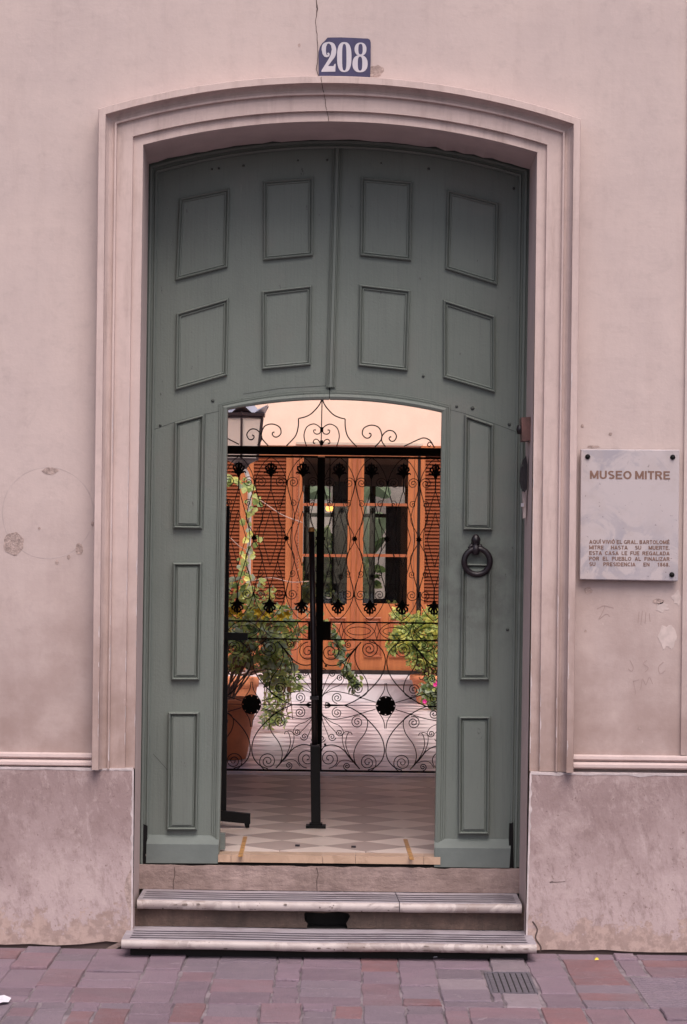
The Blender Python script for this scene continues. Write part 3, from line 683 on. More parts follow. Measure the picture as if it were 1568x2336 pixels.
# ------------------------------------------------------------------ steps and sill
ST = empty('entrance_steps', P(755,2165,-0.1), 'two worn marble steps with rounded nosings below the doorway', 'steps')
def nosing(pxa, pxb, py_top, py_bot, Yf, Yb, name):
    a = P(pxa,py_top,Yf); b = P(pxb,py_top+(pxb-pxa)*0.0115,Yf); ztop = (a.z+b.z)/2; h = ztop-P(pxa,py_bot,Yf).z
    r = h/2; n = 40
    prof = [(Yb,ztop)]+[(Yf+r-r*math.sin(math.pi*k/10), ztop-r+r*math.cos(math.pi*k/10)) for k in range(11)]+[(Yb,ztop-2*r)]
    rows = []
    for i in range(n+1):
        x = lerp(a.x,b.x,i/n); dz = 0.0032*mnoise.noise(Vector((x*2.2,ztop*9,0)))+0.0012*mnoise.noise(Vector((x*11,ztop*4,3)))-0.003*math.exp(-((i/n-0.5)/0.25)**2); dy = 0.0016*mnoise.noise(Vector((x*6,2+ztop*7,0)))
        rows.append([Vector((x,y+(dy if k < 12 else 0),z+dz)) for k,(y,z) in enumerate(prof)])
    mb = MB(); mb.grid(rows)
    mb.add(rows[0], [tuple(range(len(prof)))[::-1]]); mb.add(rows[-1], [tuple(range(len(prof)))])
    o = mb.build(name, [M['step'],M['tread']], ST, smooth=True)
    for p in o.data.polygons:
        if p.normal.z > 0.97: p.material_index = 1
        if len(p.vertices) > 4: p.use_smooth = False
    return ztop, a.x, b.x, h
Y1, Y2 = -0.30, 0.02
zt1, xa1, xb1, h1 = nosing(277,1225,2144,2165.5,Y1,Y2+0.06,'tread')
zt2, xa2, xb2, h2 = nosing(313,1191,2053,2075,Y2,YB+0.05,'tread')
for (zt,xa,xb,Yf,Yb) in ((zt1,P(309,2100,0).x,P(1194,2100,0).x,Y1,Y2+0.01),(zt2,xa2+.02,xb2-.02,Y2,YB)):
    for k in range(4):
        yk = lerp(Yf+0.055,Yb-0.03,k/4.2)
        mb = MB(); n = 30; rows = []
        for i in range(n+1):
            x = lerp(xa,xb,i/n); w = 0.0095+0.004*mnoise.noise(Vector((x*4,k*3.3,zt*5))); y_ = yk+0.004*mnoise.noise(Vector((x*1.5,k,zt)))
            dz = 0.0032*mnoise.noise(Vector((x*2.2,zt*9,0)))+0.0012*mnoise.noise(Vector((x*11,zt*4,3)))-0.003*math.exp(-(((x-xa)/(xb-xa)-0.5)/0.25)**2)
            rows.append([Vector((x,y_-w,zt+dz+0.0016)),Vector((x,y_+w,zt+dz+0.0016))])
        mb.grid(rows); mb.build('tread_groove', M['groove'], ST)
for (xa,xb,Yf,zt,h,n_) in ((xa1,xb1,Y1,zt1,h1,22),(xa2,xb2,Y2,zt2,h2,20)):
    mb = MB()
    for _ in range(n_):
        x = R.uniform(xa+.02,xb-.02); a = R.uniform(-.9,.5); r_ = h/2+0.0012; w = R.choice([.003,.004,.006,.009,.014]); hh_ = R.choice([.08,.12,.2,.3])
        pts_ = []
        for k in range(7):
            t_ = 2*math.pi*k/7; xx = x+w*math.cos(t_)*R.uniform(.6,1.2); aa = a+hh_*math.sin(t_)*R.uniform(.6,1.2)
            pts_.append(Vector((xx, Yf+h/2-r_*math.cos(aa)-0.0016, zt-h/2+r_*math.sin(aa)-.001)))
        mb.add(pts_, [tuple(range(7))])
    tag(mb.build('chips', M['chipm'], ST), kind='stuff')
# joint across the upper step, risers and the hole under it
jx = P(912,2053,Y2).x
mb = MB(); mb.tube([Vector((jx, Y2+h2/2-(h2/2+0.0015)*math.sin(math.pi*k/10), zt2-h2/2+(h2/2+0.0015)*math.cos(math.pi*k/10))) for k in range(10)], 0.0016, 4); mb.tube([(jx,Y2+h2/2,zt2+.0008),(jx-.012,YB,zt2+.0008)],.0014,4); mb.build('joint', M['groove'], ST)
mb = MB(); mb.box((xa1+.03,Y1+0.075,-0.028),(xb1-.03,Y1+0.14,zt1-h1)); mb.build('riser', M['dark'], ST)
hx0, hx1 = P(692,2095,.06).x, P(806,2095,.06).x; hz0, hz1 = zt1+0.004, P(750,2086,.06).z+0.01
yr = Y2+0.045
mb = MB(); zr = zt2-h2-0.001
xe0, xe1 = xa2-0.02, xb2+0.02
def jag(x0,x1,z0,z1,name='riser'):
    pass
hw_ = hx1-hx0
hole = [(hx0+.016,hz0),(hx0+.018,hz0+.014),(hx0+.006,hz0+.026),(hx0+.004,hz1-.010),(hx0+.010,hz1-.002),(lerp(hx0,hx1,.4),hz1-.006),(lerp(hx0,hx1,.7),hz1+.001),(hx1-.020,hz1-.006),(hx1-.012,hz1-.018),(hx1-.028,hz0+.016),(hx1-.022,hz0)]
poly = [Vector((xe0,yr,zt1+.001)),Vector((hx0+.016,yr,zt1+.001))]+[Vector((x,yr,z)) for x,z in hole]+[Vector((hx1-.022,yr,zt1+.001)),Vector((xe1,yr,zt1+.001)),Vector((xe1,yr,zr)),Vector((xe0,yr,zr))]
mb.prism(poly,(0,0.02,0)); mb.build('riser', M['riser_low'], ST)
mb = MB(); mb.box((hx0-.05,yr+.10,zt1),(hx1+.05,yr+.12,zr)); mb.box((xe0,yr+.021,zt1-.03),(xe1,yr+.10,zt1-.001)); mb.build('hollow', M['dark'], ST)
zsill_b = P(750,1975,YB).z
poly = [Vector((xe0,YB-0.015,zt2+.0012)),Vector((xe1,YB-0.015,zt2+.0012))]+[Vector((lerp(xe1,xe0,i/60),YB-0.015,zsill_b-0.004-0.010*max(0,mnoise.noise(Vector((i*.45,6.2,0))))+0.003*mnoise.noise(Vector((i*1.9,2.2,0))))) for i in range(61)]
mb = MB(); mb.prism(poly,(0,0.05,0)); mb.build('riser', M['riser'], ST)
for cl in ([(486-340+340+0,1980)],):
    pass
for cl in ([(398,1978),(399,1995),(396,2012),(397,2035)],[(722,1979),(726,1995),(723,2010),(724,2035)]):
    ribbon([P(x,y,YB-0.0165) for x,y in smooth_line(cl,4)], 0.003, 'crack', M['crackm'], ST)
# sill slabs
SX0, SX1 = P(503,1960,YB).x, P(1000,1960,YB).x
zsb = zsill_b
cuts = [SX0-0.01, SX0+0.045, lerp(SX0,SX1,.47), lerp(SX0,SX1,.62), P(967,1965,YB).x, SX1+0.01]
for a,b in zip(cuts,cuts[1:]):
    mb = MB(); mb.box((a+.0008,YB+0.0,P(750,1969.5,YB).z),(b-.0008,YB+0.125,ZS+0.002)); mb.build('sill_slab', M['sill'], ST)
mb = MB(); mb.box((xe0,YB+.02,zt2),(xe1,YB+.12,zsb+.0015)); mb.build('sill_bed', M['dark'], ST)

# ------------------------------------------------------------------ the green carriage door
YD, YF = YB+0.045, YB+0.004
DR = empty('carriage_door', P(760,1970,YD), 'tall arched green wooden carriage door, its middle wicket standing open', 'door')
topL, topC, topR = (352,392),(768,333),(1196,402)
toparc = arc3(topL,topC,topR,40)
wkL0,wkL1,wkC,wkR1,wkR0 = (500.5,1966),(520,934),(755,911),(1008.5,940),(991.5,1972)
wo = [(481.5,1904),(500,921),(752,889),(1028,924),(1014,1912)]
wkarc = arc3(wkL1,wkC,wkR1,30); woarc = arc3(wo[1],wo[2],wo[3],30)
seam_t, seam_b = (768,333),(752,900)
def along(pl, x):
    for a,b in zip(pl,pl[1:]):
        if a[0] <= x <= b[0]: return a[1]+(b[1]-a[1])*(x-a[0])/(b[0]-a[0])
    return pl[-1][1]
def seam(y): return 768-16*(y-333)/552.0
sb = seam(905)
lp = [(330,1972),(352,392)]+[p for p in toparc if 352 < p[0] < 767]+[(767.4,333.5),(sb-.6,along(wkarc,sb)-8)]+[(x,y-8) for x,y in wkarc if x < sb-2][::-1]+[(512,934),(494,1972)]
rp = [(1172,1984),(1196,402)]+[p for p in toparc if 769 < p[0] < 1196][::-1]+[(768.6,333.5),(sb+.6,along(wkarc,sb)-8)]+[(x,y-8) for x,y in wkarc if x > sb+2]+[(1016,940),(999,1978)]
LL = MB(); LL.prism([P(x,y,YD) for x,y in lp],(0,0.05,0)); LL = LL.build('door_leaf', M['door'], DR)
RL = MB(); RL.prism([P(x,y,YD) for x,y in rp],(0,0.05,0)); RL = RL.build('door_leaf', M['door'], DR)
# frame round the leaves: outer = reveal edge, inner = leaf edge
fo = [(304,1990),(328,366),(768,306),(1222,378),(1192,1992)]; fi = [(338,1990),(360,396),(768,340),(1184,404),(1163,1992)]
fof = fullpath(*fo); fif = fullpath(*fi)
def sweep(pin, pout, Y, prof, name, mat, par, sl=slice(None)):
    mb = MB(); rows = []
    for (x0,y0),(x1,y1) in list(zip(pin,pout))[sl]:
        a = P(x0,y0,Y); b = P(x1,y1,Y)
        rows.append([Vector((lerp(a.x,b.x,s),Y-d_,lerp(a.z,b.z,s))) for s,d_ in prof])
    mb.grid(rows); return mb.build(name, mat, par)
FP = [(0,0.0),(0,0.020),(0.12,0.026),(0.17,0.018),(0.30,0.018),(0.33,0.032),(0.47,0.034),(0.50,0.024),(1.0,0.024)]
sweep(fif,fof,YD,FP,'door_frame',M['door'],DR,slice(0,li+1)); sweep(fif,fof,YD,FP,'door_frame',M['door'],DR,slice(ri,None)); sweep(fif,fof,YD,FP,'door_frame',M['door'],DR,slice(li,ri+1))
# wicket trim, one length per leaf side and one per half arch
TP = [(0,-0.050),(0,0.016),(0.25,0.020),(0.5,0.016),(0.55,0.010),(0.72,0.012),(0.78,0.006),(0.95,0.007),(1.0,0.0)]
def seg(a,b,n=8): return [(lerp(a[0],b[0],i/n),lerp(a[1],b[1],i/n)) for i in range(n+1)]
sweep(seg(wkL0,wkL1),seg((481.5,1966),wo[1]),YD,TP,'wicket_trim',M['door'],LL); sweep(seg(wkR0,wkR1),seg((1014,1972),wo[3]),YD,TP,'wicket_trim',M['door'],RL)
def cutarc(pl, x, left):
    y = along(pl,x); return [p for p in pl if p[0] < x-.5]+[(x,y)] if left else [(x,y)]+[p for p in pl if p[0] > x+.5]
def resample(pl, n=16):
    return [(lerp(pl[0][0],pl[-1][0],i/n), along(pl,lerp(pl[0][0],pl[-1][0],i/n))) for i in range(n+1)]
sweep(resample(cutarc(wkarc,751.3,True)),resample(cutarc(woarc,751.3,True)),YD,TP,'wicket_arch_trim',M['door'],LL); sweep(resample(cutarc(wkarc,752.7,False)),resample(cutarc(woarc,752.7,False)),YD-.001,TP,'wicket_arch_trim',M['door'],RL)
# rebate behind the seam, then the meeting cover strip
mb = MB(); mb.prism([P(x,y,YD+.0515) for x,y in ((742,880),(762,880),(761,903),(742,903))],(0,.01,0)); mb.build('rebate', M['iron'], DR)
mb = MB(); mb.prism([P(x,y,YD-.001) for x,y in ((750.2,886),(753.8,886),(753.6,909),(750.4,909))],(0,.052,0)); mb.build('rebate', M['iron'], DR)
cs = [(0,0),(0,0.010),(.12,.014),(.2,.010),(.3,.010),(.36,.022),(.64,.022),(.7,.010),(.8,.010),(.88,.014),(1,.010),(1,0)]
ys = [336+ (884-336)*i/10 for i in range(11)]
sweep([(seam(y)-8,y) for y in ys],[(seam(y)+13,y) for y in ys],YD,cs,'cover_strip',M['door'],DR)
# mouldings round the panels, following each skewed quadrilateral
def panel(q, leaf, w=11.0, h=0.019, field=0.002, fieldmat=None):
    """q: outer corners TL TR BR BL in pixels. Bolection moulding round a flat field."""
    qv = [Vector((x,y)) for x,y in q]; n = 4
    def inset(d):
        out = []
        for i in range(4):
            a,b,c = qv[i-1],qv[i],qv[(i+1)%4]
            e0 = (b-a).normalized(); e1 = (c-b).normalized(); n0 = Vector((-e0.y,e0.x)); n1 = Vector((-e1.y,e1.x))
            bis = (n0+n1); bis = bis/ max(1e-6,bis.dot(n0))
            out.append(b+bis*d)
        return out
    pr = [(0,-0.001),(0.0,h*0.45),(0.12,h*0.9),(0.28,h),(0.45,h*0.8),(0.55,h*0.35),(0.62,h*0.3),(0.72,h*0.55),(0.9,h*0.5),(1.0,field)]
    rings = []
    for s,d_ in pr:
        ring = []
        ins = inset(s*w)
        for p in ins:
            v = P(p.x,p.y,YD); v.y = YD-d_; ring.append(v)
        rings.append(ring)
    mb = MB(); mb.grid(rings,0,True); mb.add(rings[-1],[(0,1,2,3)])
    return mb.build('panel', M['door'], leaf)
PL = [((409.8,453),(525,429.7),(519.8,610.5),(401,641)),((601,413.6),(716,404.9),(714.6,584.2),(601,595)),((403,715.5),(522.7,680.5),(519,857),(400,891.4)),((598,664.5),(712.3,651.3),(709.4,833.6),(598.5,843.8))]
PR = [((823.9,404.4),(941,415),(938,596),(821.5,584)),((1020.3,432.5),(1137.5,463.3),(1134.5,651.2),(1015.7,614.4)),((820.3,649),(936.3,662.7),(930.2,847),(817.3,835)),((1011.2,683.8),(1129.6,721.6),(1129.6,896.8),(1011.2,862))]
for q in PL: panel(q, LL)
for q in PR: panel(q, RL)
for q in (((399,963.8),(467,945),(462,1206.7),(396,1205.5)),((395.3,1283.5),(462,1283.5),(456,1551.5),(391.4,1551.5)),((384.5,1623.7),(455.5,1623.7),(450.6,1892.8),(380.9,1892.8))): panel(q, LL, 12, 0.026, 0.019)
for q in (((1060,946),(1126.7,968.8),(1123,1210.5),(1056,1209)),((1053,1285),(1120.4,1286),(1116.2,1551.5),(1049,1551.5)),((1046.5,1633.5),(1118.7,1633.5),(1116,1902.5),(1045,1902.5))): panel(q, RL, 12, 0.026, 0.019)
def joint(pts, leaf): ribbon([P(x,y,YD-0.0008) for x,y in pts], 0.0022, 'board_joint', M['boltm'], leaf)
joint([(345,982),(399,963),(467,945),(500,938)], LL); joint([(1028,935),(1060,943),(1127,966),(1178,985)], RL)
joint([(469,946),(467,1040),(464,1210)], LL); joint([(350,1720),(390,1765),(392,1770)], LL)
joint([(555,899),(640,886),(745,880)], LL)
# kick boards with a weathered top bevel
def kick(q, leaf):
    (x0,y0),(x1,y1),(x2,y2),(x3,y3) = q; mb = MB()
    pr = [(0,0.0),(0.0,0.002),(0.30,0.042),(1.0,0.042),(1.0,-0.01)]
    mb.grid([[Vector((P(lerp(a[0],b[0],s),lerp(a[1],b[1],s),YD).x,YD-d_,P(lerp(a[0],b[0],s),lerp(a[1],b[1],s),YD).z)) for s,d_ in pr] for a,b in (((x0,y0),(x3,y3)),((x1,y1),(x2,y2)))])
    v = mb.v; mb.add([v[1],v[2],v[3],v[4]],[(0,1,2,3)]); mb.add([v[6],v[7],v[8],v[9]],[(0,1,2,3)])
    mb.build('kick_board', M['kick'], leaf)
kick(((337,1904),(501,1906),(498,1967),(335,1966)), LL); kick(((991,1913),(1165,1914),(1161,1977),(990,1975)), RL)
# pivot straps at the foot of each leaf, bolt heads and dents
for leaf,q in ((LL,((327,1880),(337,1884),(334,1968),(323,1968))),(RL,((1163,1880),(1171,1876),(1172,1978),(1160,1978)))):
    mb = MB(); mb.prism([P(x,y,YD-0.03) for x,y in q],(0,0.03,0)); mb.build('pivot_strap', M['iron'], leaf)
for leaf,x,y,r in ((LL,486,914,4),(LL,366,970,3.5),(LL,553,912,3.5),(LL,646,903,3),(LL,556,898,0.1),(RL,966,858,3.5),(RL,1042,927,3.5),(RL,1078,931,5),(RL,1162,968,4),(RL,1158,1436,4),(RL,1041,1090,.1),(LL,556,378,3.5),(LL,500,384,3),(LL,680,366,2.5),(LL,747,365,3),(RL,870,372,2),(RL,978,385,3.5),(RL,1172,430,3.5),(LL,484,386,2.5)):
    if r < 1: continue
    c = P(x,y,YD); mb = MB()
    rr = r/560.0
    mb.grid([[Vector((c.x+rr*f_*math.cos(k*math.pi/4),YD-d_,c.z+rr*f_*math.sin(k*math.pi/4))) for k in range(8)] for f_,d_ in ((1.0,0.0),(0.9,0.004),(0.5,0.006),(0.1,0.0065))],0,True)
    mb.build('bolt_head', M['boltm'], leaf, smooth=True)
# knocker
kc = P(1088,1281,YD); s_ = (D+YD)/F
KN = MB(); kx, kz = P(1085,1238,YD).x, P(1085,1238,YD).z
KN.lathe((kx,YD-0.030,kz-0.032),[(0.003,-.022),(0.013,-.018),(0.019,0),(0.016,.018),(0.011,.026),(0.018,.034),(0.020,.046),(0.014,.060),(0.004,.068)],14)
KN.grid([[Vector((kx+0.019*f_*math.cos(k*math.pi/6),YD-d_,kz-0.005+0.034*f_*math.sin(k*math.pi/6))) for k in range(12)] for f_,d_ in ((1,0),(1,.012),(.6,.024),(.1,.03))],0,True)
for sx in (-1,1):
    KN.tube([(kx+sx*a,YD-0.028,kz+b) for a,b in ((0.006,-.012),(0.020,-.012),(0.026,-.020),(0.020,-.028),(0.008,-.026))],[.006,.007,.0075,.007,.005],8)
KN = KN.build('door_knocker', M['bronze'], DR, smooth=True)
mb = MB(); n=36; ring = []
R1_, r2 = 29.5*s_, 6.8*s_
mb.grid([[Vector((kc.x+(R1_+r2*math.cos(2*math.pi*j/12))*math.cos(2*math.pi*k/n),YD-0.030-r2*math.sin(2*math.pi*j/12)+0.010*(math.sin(2*math.pi*k/n)<0)*abs(math.sin(2*math.pi*k/n)),kc.z+(R1_+r2*math.cos(2*math.pi*j/12))*math.sin(2*math.pi*k/n))) for j in range(12)] for k in range(n+1)],0,True)
mb.build('ring', M['bronze'], KN, smooth=True)
# open wicket leaves folded back against the passage walls
for (px,py0,py1,sgn) in ((490,940,1958,-1),(1018,945,1964,1)):
    a = P(px,py1,YD+0.055); b = P(px,py0,YD+0.055)
    mb = MB(); x = a.x+sgn*0.005
    mb.prism([(x,a.y,ZS+0.012),(x+sgn*0.045,a.y,ZS+0.012),(x+sgn*0.045,a.y,b.z),(x,a.y,b.z)],(0,0.42,0))
    k = mb.build('wicket_leaf', M['door'], DR)
    if sgn < 0:
        mb = MB(); xk = P(500,1935,YD+.06).x; mb.prism([(xk,a.y+.001,ZS+.010),(P(513.5,1935,YD+.08).x,a.y+.02,ZS+.010),(P(513.5,1935,YD+.08).x,a.y+.02,P(510,1903,YD+.06).z),(xk,a.y+.001,P(510,1901,YD+.06).z)],(0,0.05,0)); mb.build('kick_board', M['kick'], k)

# ------------------------------------------------------------------ number plate and plaque
NP = empty('number_plate', P(787,131,0), 'chipped blue enamel house number plate reading 208 over the arch', 'house number')
zz = lambda l: [(669.7+.15625*x,.15625*y) for x,y in l]
pl = zz([(368,760),(385,690),(412,640),(455,600),(500,548),(700,545),(1085,562),(1118,580),(1130,620),(1128,900),(1120,1135),(700,1133),(392,1128),(372,1090)])
mb = MB(); front = [P(x,y,-0.012) for x,y in pl]; c_ = sum(front,Vector())/len(front)
mb.prism(front,(0,0.0125,0)); mb.build('plate', M['blue'], NP)
def sup(cx,cy,rx,ry,n=40,e=2.4):
    out = []
    for k in range(n):
        t_ = 2*math.pi*k/n; c,s = math.cos(t_),math.sin(t_)
        out.append((cx+rx*math.copysign(abs(c)**(2/e),c), cy+ry*math.copysign(abs(s)**(2/e),s)))
    return out
def ringshape(mb, o, i, Y, th):
    ow = [P(x,y,Y) for x,y in zz(o)]; iw = [P(x,y,Y) for x,y in zz(i)]
    mb.grid([[p+Vector((0,th,0)) for p in ow],ow,iw,[p+Vector((0,th,0)) for p in iw]],0,True)
YN, TN = -0.0136, 0.0017
two = [(412,720),(418,670),(450,628),(520,612),(585,630),(618,685),(625,760),(605,830),(560,890),(505,965),(585,965),(600,935),(617,930),(612,1045),(408,1048),(412,1024),(460,950),(510,870),(545,800),(560,720),(550,660),(520,632),(495,640),(478,680),(474,740),(481,795),(497,806),(503,794),(490,778),(512,766),(530,785),(525,818),(492,835),(455,828),(425,788)]
mb = MB(); mb.prism([P(x,y,YN) for x,y in zz(smooth_line(two[:9],4)[:-1]+two[8:13]+two[13:])],(0,TN,0)); mb.build('numeral', M['white_enamel'], NP)
mb = MB(); ringshape(mb, sup(743,833,105,218,e=2.6), sup(743,835,32,195,e=3), YN, TN); mb.build('numeral', M['white_enamel'], NP)
mb = MB(); ringshape(mb, sup(980,718,87,97,e=2.2), sup(980,717,32,78,e=2.8), YN, TN); ringshape(mb, sup(973,930,111,125,e=2.3), sup(973,928,33,103,e=2.8), YN+0.0003, TN-0.0003); mb.build('numeral', M['white_enamel'], NP)

PQ = empty('marble_plaque', P(1437,1175,0), 'grey veined marble plaque headed MUSEO MITRE screwed to the right wall', 'plaque')
qc = [(1325.4,1025),(1551,1026),(1547.6,1326),(1322.7,1322)]; YP = -0.040
mb = MB(); fr_ = [P(x,y,YP) for x,y in qc]; cc = sum(fr_,Vector())/4
inn = [p+(cc-p).normalized()*0.004 for p in fr_]
mb.grid([[p+Vector((0,0.012,0)) for p in fr_],[p+Vector((0,0.003,0)) for p in fr_],inn],0,True); mb.add(inn,[(0,1,2,3)])
mb.grid([[p+Vector((0,0.012,0)) for p in fr_],[p+Vector((0,0.022,0)) for p in fr_]],0,True); mb.add([p+Vector((0,0.022,0)) for p in fr_],[(3,2,1,0)])
mb.build('slab', M['plaque'], PQ)
mb = MB(); 
for (x,y) in ((1342,1042),(1533,1043),(1530,1310),(1340,1306)):
    c = P(x,y,0); mb.box((c.x-.012,YP+.0225,c.z-.012),(c.x+.012,0.001,c.z+.012))
mb.build('spacer', M['dark'], PQ)
for (x,y) in ((1341,1042),(1535,1043),(1533,1311)):
    c = P(x,y,YP); mb = MB()
    mb.grid([[Vector((c.x+r_*math.cos(k*math.pi/4),YP-d_,c.z+r_*math.sin(k*math.pi/4))) for k in range(8)] for r_,d_ in ((.011,0),(.011,.003),(.007,.009),(.001,.011))],0,True)
    mb.build('screw', M['iron'], PQ)
def arcp(cx,cy,rx,ry,a0,a1,n=10): return [(cx+rx*math.cos(math.radians(lerp(a0,a1,i/n))), cy+ry*math.sin(math.radians(lerp(a0,a1,i/n)))) for i in range(n+1)]
ST_ = 0.19                                    # stroke of a heavy grotesque capital, cap height 1
def glyph(ch):
    """strokes of a capital (polylines in cap-height units) and its width"""
    h = ST_/2; T = 1-h; B = h
    o_ = lambda w: arcp(w/2,.5,w/2-h,.5-h,90,450,22)
    G_ = {
    'I': ([[(h,0),(h,1)]],ST_), 'L': ([[(h,0),(h,1)],[(h,B),(.58,B)]],.58), 'T': ([[(.31,0),(.31,1-ST_*.5)],[(0,T),(.62,T)]],.62),
    'E': ([[(h,0),(h,1)],[(h,T),(.62,T)],[(h,.52),(.57,.52)],[(h,B),(.64,B)]],.64), 'F': ([[(h,0),(h,1)],[(h,T),(.60,T)],[(h,.50),(.53,.50)]],.60),
    'M': ([[(h,0),(h,1)],[(.84-h,0),(.84-h,1)],[(h,.97),(.42,.10)],[(.84-h,.97),(.42,.10)]],.84), 'N': ([[(h,0),(h,1)],[(.70-h,0),(.70-h,1)],[(h,.93),(.70-h,.07)]],.70),
    'H': ([[(h,0),(h,1)],[(.70-h,0),(.70-h,1)],[(h,.52),(.70-h,.52)]],.70), 'A': ([[(h*.9,0),(.38,.96)],[(.76-h*.9,0),(.38,.96)],[(.18,.28),(.58,.28)]],.76),
    'V': ([[(h*.9,1),(.37,.04)],[(.74-h*.9,1),(.37,.04)]],.74), 'Z': ([[(.03,T),(.60,T)],[(.56,.9),(.08,.1)],[(.02,B),(.61,B)]],.62),
    'U': ([[(h,1),(h,.36)]+arcp(.35,.36,.35-h,.36-h,180,360)+[(.70-h,.36),(.70-h,1)]],.70),
    'O': ([o_(.80)],.80), 'Q': ([o_(.80),[(.46,.26),(.74,.0)]],.80), 'C': ([arcp(.39,.5,.39-h,.5-h,45,315,18)],.72),
    'G': ([arcp(.40,.5,.40-h,.5-h,45,330,18),[(.42,.44),(.76,.44)],[(.76-h,.0),(.76-h,.44)]],.76),
    'D': ([[(h,0),(h,1)],[(h,T),(.32,T)]+arcp(.32,.5,.38-h,.5-h,90,-90,12)+[(h,B)]],.70),
    'P': ([[(h,0),(h,1)],[(h,T),(.38,T)]+arcp(.38,.70,.26-h,.30-h,90,-90,10)+[(h,.40+h)]],.64),
    'R': ([[(h,0),(h,1)],[(h,T),(.40,T)]+arcp(.40,.71,.26-h,.29-h,90,-90,10)+[(h,.42+h)],[(.40,.46),(.62,.0)]],.70),
    'B': ([[(h,0),(h,1)],[(h,T),(.38,T)]+arcp(.38,.745,.25-h,.255-h,90,-90,10)+[(h,.49+h*.4)],[(.36,.53)]+arcp(.40,.27,.28-h,.27-h,90,-90,10)+[(h,B)]],.68),
    'S': ([arcp(.33,.72,.31-h,.28-h,30,250,12)+arcp(.34,.28,.32-h,.28-h,70,-150,12)],.66),
    '1': ([[(.30,0),(.30,1)],[(.08,.74),(.26,.90)]],.5), '6': ([arcp(.30,.32,.29-h,.32-h,0,360,18),arcp(.42,.5,.40-h,.5-h,75,180,8)],.58), '8': ([arcp(.30,.27,.29-h,.27-h,0,360,16),arcp(.30,.75,.25-h,.25-h,0,360,16)],.60),
    '.': ([[(h,0),(h,.19)]],ST_)}
    acc = {'Í':'I','Ó':'O','É':'E'}
    if ch in acc:
        g_, w = G_[acc[ch]]; return g_+[[(w/2-.04,1.06),(w/2+.10,1.24)]], w
    return G_[ch]
def word_w(w, tr=.09): return sum(glyph(c)[1] for c in w)+tr*(len(w)-1)
def set_glyph(mb, ch, x, yb, sc, kx):
    g_, w = glyph(ch)
    for si, ln in enumerate(g_):
        rows = []; hw = ST_/2
        for i,p in enumerate(ln):
            a = Vector(ln[max(i-1,0)]); b = Vector(ln[min(i+1,len(ln)-1)])
            d_ = (b-a).normalized(); n_ = Vector((-d_.y,d_.x))*hw; q = Vector(p)
            rows.append([P(x+(q+n_).x*sc*kx, yb-(q+n_).y*sc, YP-0.0009-0.00012*si), P(x+(q-n_).x*sc*kx, yb-(q-n_).y*sc, YP-0.0009-0.00012*si)])
        mb.grid(rows)
def line_text(words, xa, xb, ybase, cap, slope, each):
    """justify words between pixel columns xa..xb, caps `cap` px tall"""
    ws = [word_w(w)*cap for w in words]; tot = sum(ws); mg = cap*.42; n = max(1,len(words)-1)
    kx = 1.0 if not each else 2.0; gap = (xb-xa-tot*kx)/n
    if not each: kx = 1.12; gap = (xb-xa-tot*kx)/n
    if len(words) == 1 or gap < mg: kx = (xb-xa-mg*(len(words)-1))/tot; gap = mg
    x = xa; whole = MB()
    for w in words:
        for c in w:
            yb = ybase+slope*(x-xa)
            if each:
                mb = MB(); set_glyph(mb, c, x, yb, cap, kx); mb.build('letter', M['letter'], PQ)
            else: set_glyph(whole, c, x, yb, cap, kx)
            x += (glyph(c)[1]+.09)*cap*kx
        x += gap-.09*cap*kx
    if not each: tag(whole.build('inscription_line', M['letter'], PQ), kind='stuff')
line_text(['MUSEO','MITRE'], 1346, 1529, 1092.5, 19, 0.008, True)
for k, ln in enumerate(['AQUÍ VIVIÓ EL GRAL. BARTOLOMÉ','MITRE HASTA SU MUERTE.','ESTA CASA LE FUE REGALADA','POR EL PUEBLO AL FINALIZAR','SU PRESIDENCIA EN 1868.']):
    line_text(ln.split(' '), 1344.5, 1528, 1240.3+12.75*k, 8.8, 0.006, False)

# fittings on the right jamb
def jambfit(name, q, Ya, Yb2, mat, label, cat, bulge=0.0):
    a = [P(x,y,Ya) for x,y in q]; o_ = empty(name, sum(a,Vector())/len(a), label, cat)
    return a, o_
a, BX = jambfit('doorbell_box', [(1190,952),(1211,951),(1211,1005),(1192,1006)], 0.10, 0.2, None, 'small brown enamelled doorbell box on the right door jamb', 'doorbell')
mb = MB(); mb.prism(a,(0,0.13,0)); mb.build('housing', M['rust'], BX)
mb = MB(); mb.lathe((a[0].x-0.001,0.165,(a[0].z+a[2].z)/2),[(.001,-.02),(.012,-.018),(.016,0),(.012,.018),(.001,.02)],10); mb.build('button', M['bronze'], BX, smooth=True)
q = [(1201,1040),(1194,1048),(1188,1070),(1186,1098),(1191,1114),(1198,1122),(1203,1116),(1204,1060)]
a, LK = jambfit('wall_bracket', q, 0.16, 0.2, None, 'dark pointed iron bracket on the right jamb below the doorbell', 'bracket')
mb = MB(); mb.prism(a,(0,0.05,0)); mb.build('shield', M['bronze'], LK)
c = P(1192,1062,0.155); mb = MB(); mb.box((c.x-.004,c.y-.004,c.z-.004),(c.x+.004,c.y+.006,c.z+.004)); mb.build('screw', M['boltm'], LK)
q = [(1193,1121),(1199,1121),(1200,1180),(1194,1183)]
a, SW = jambfit('wire_cover', q, 0.20, 0.2, None, 'narrow cream wire cover with white nub under the iron bracket', 'wire cover')
mb = MB(); mb.prism(a,(0,0.05,0)); mb.build('cover', M['paste'], SW)
c = P(1192,1152,0.2); mb = MB(); mb.box((c.x-.006,c.y-.012,c.z-.007),(c.x+.006,c.y-.0005,c.z+.007)); mb.build('nub', M['white_enamel'], SW)
for leafy in ((1189,1330,1196,1400),(1190,1208,1198,1212)):
    pass

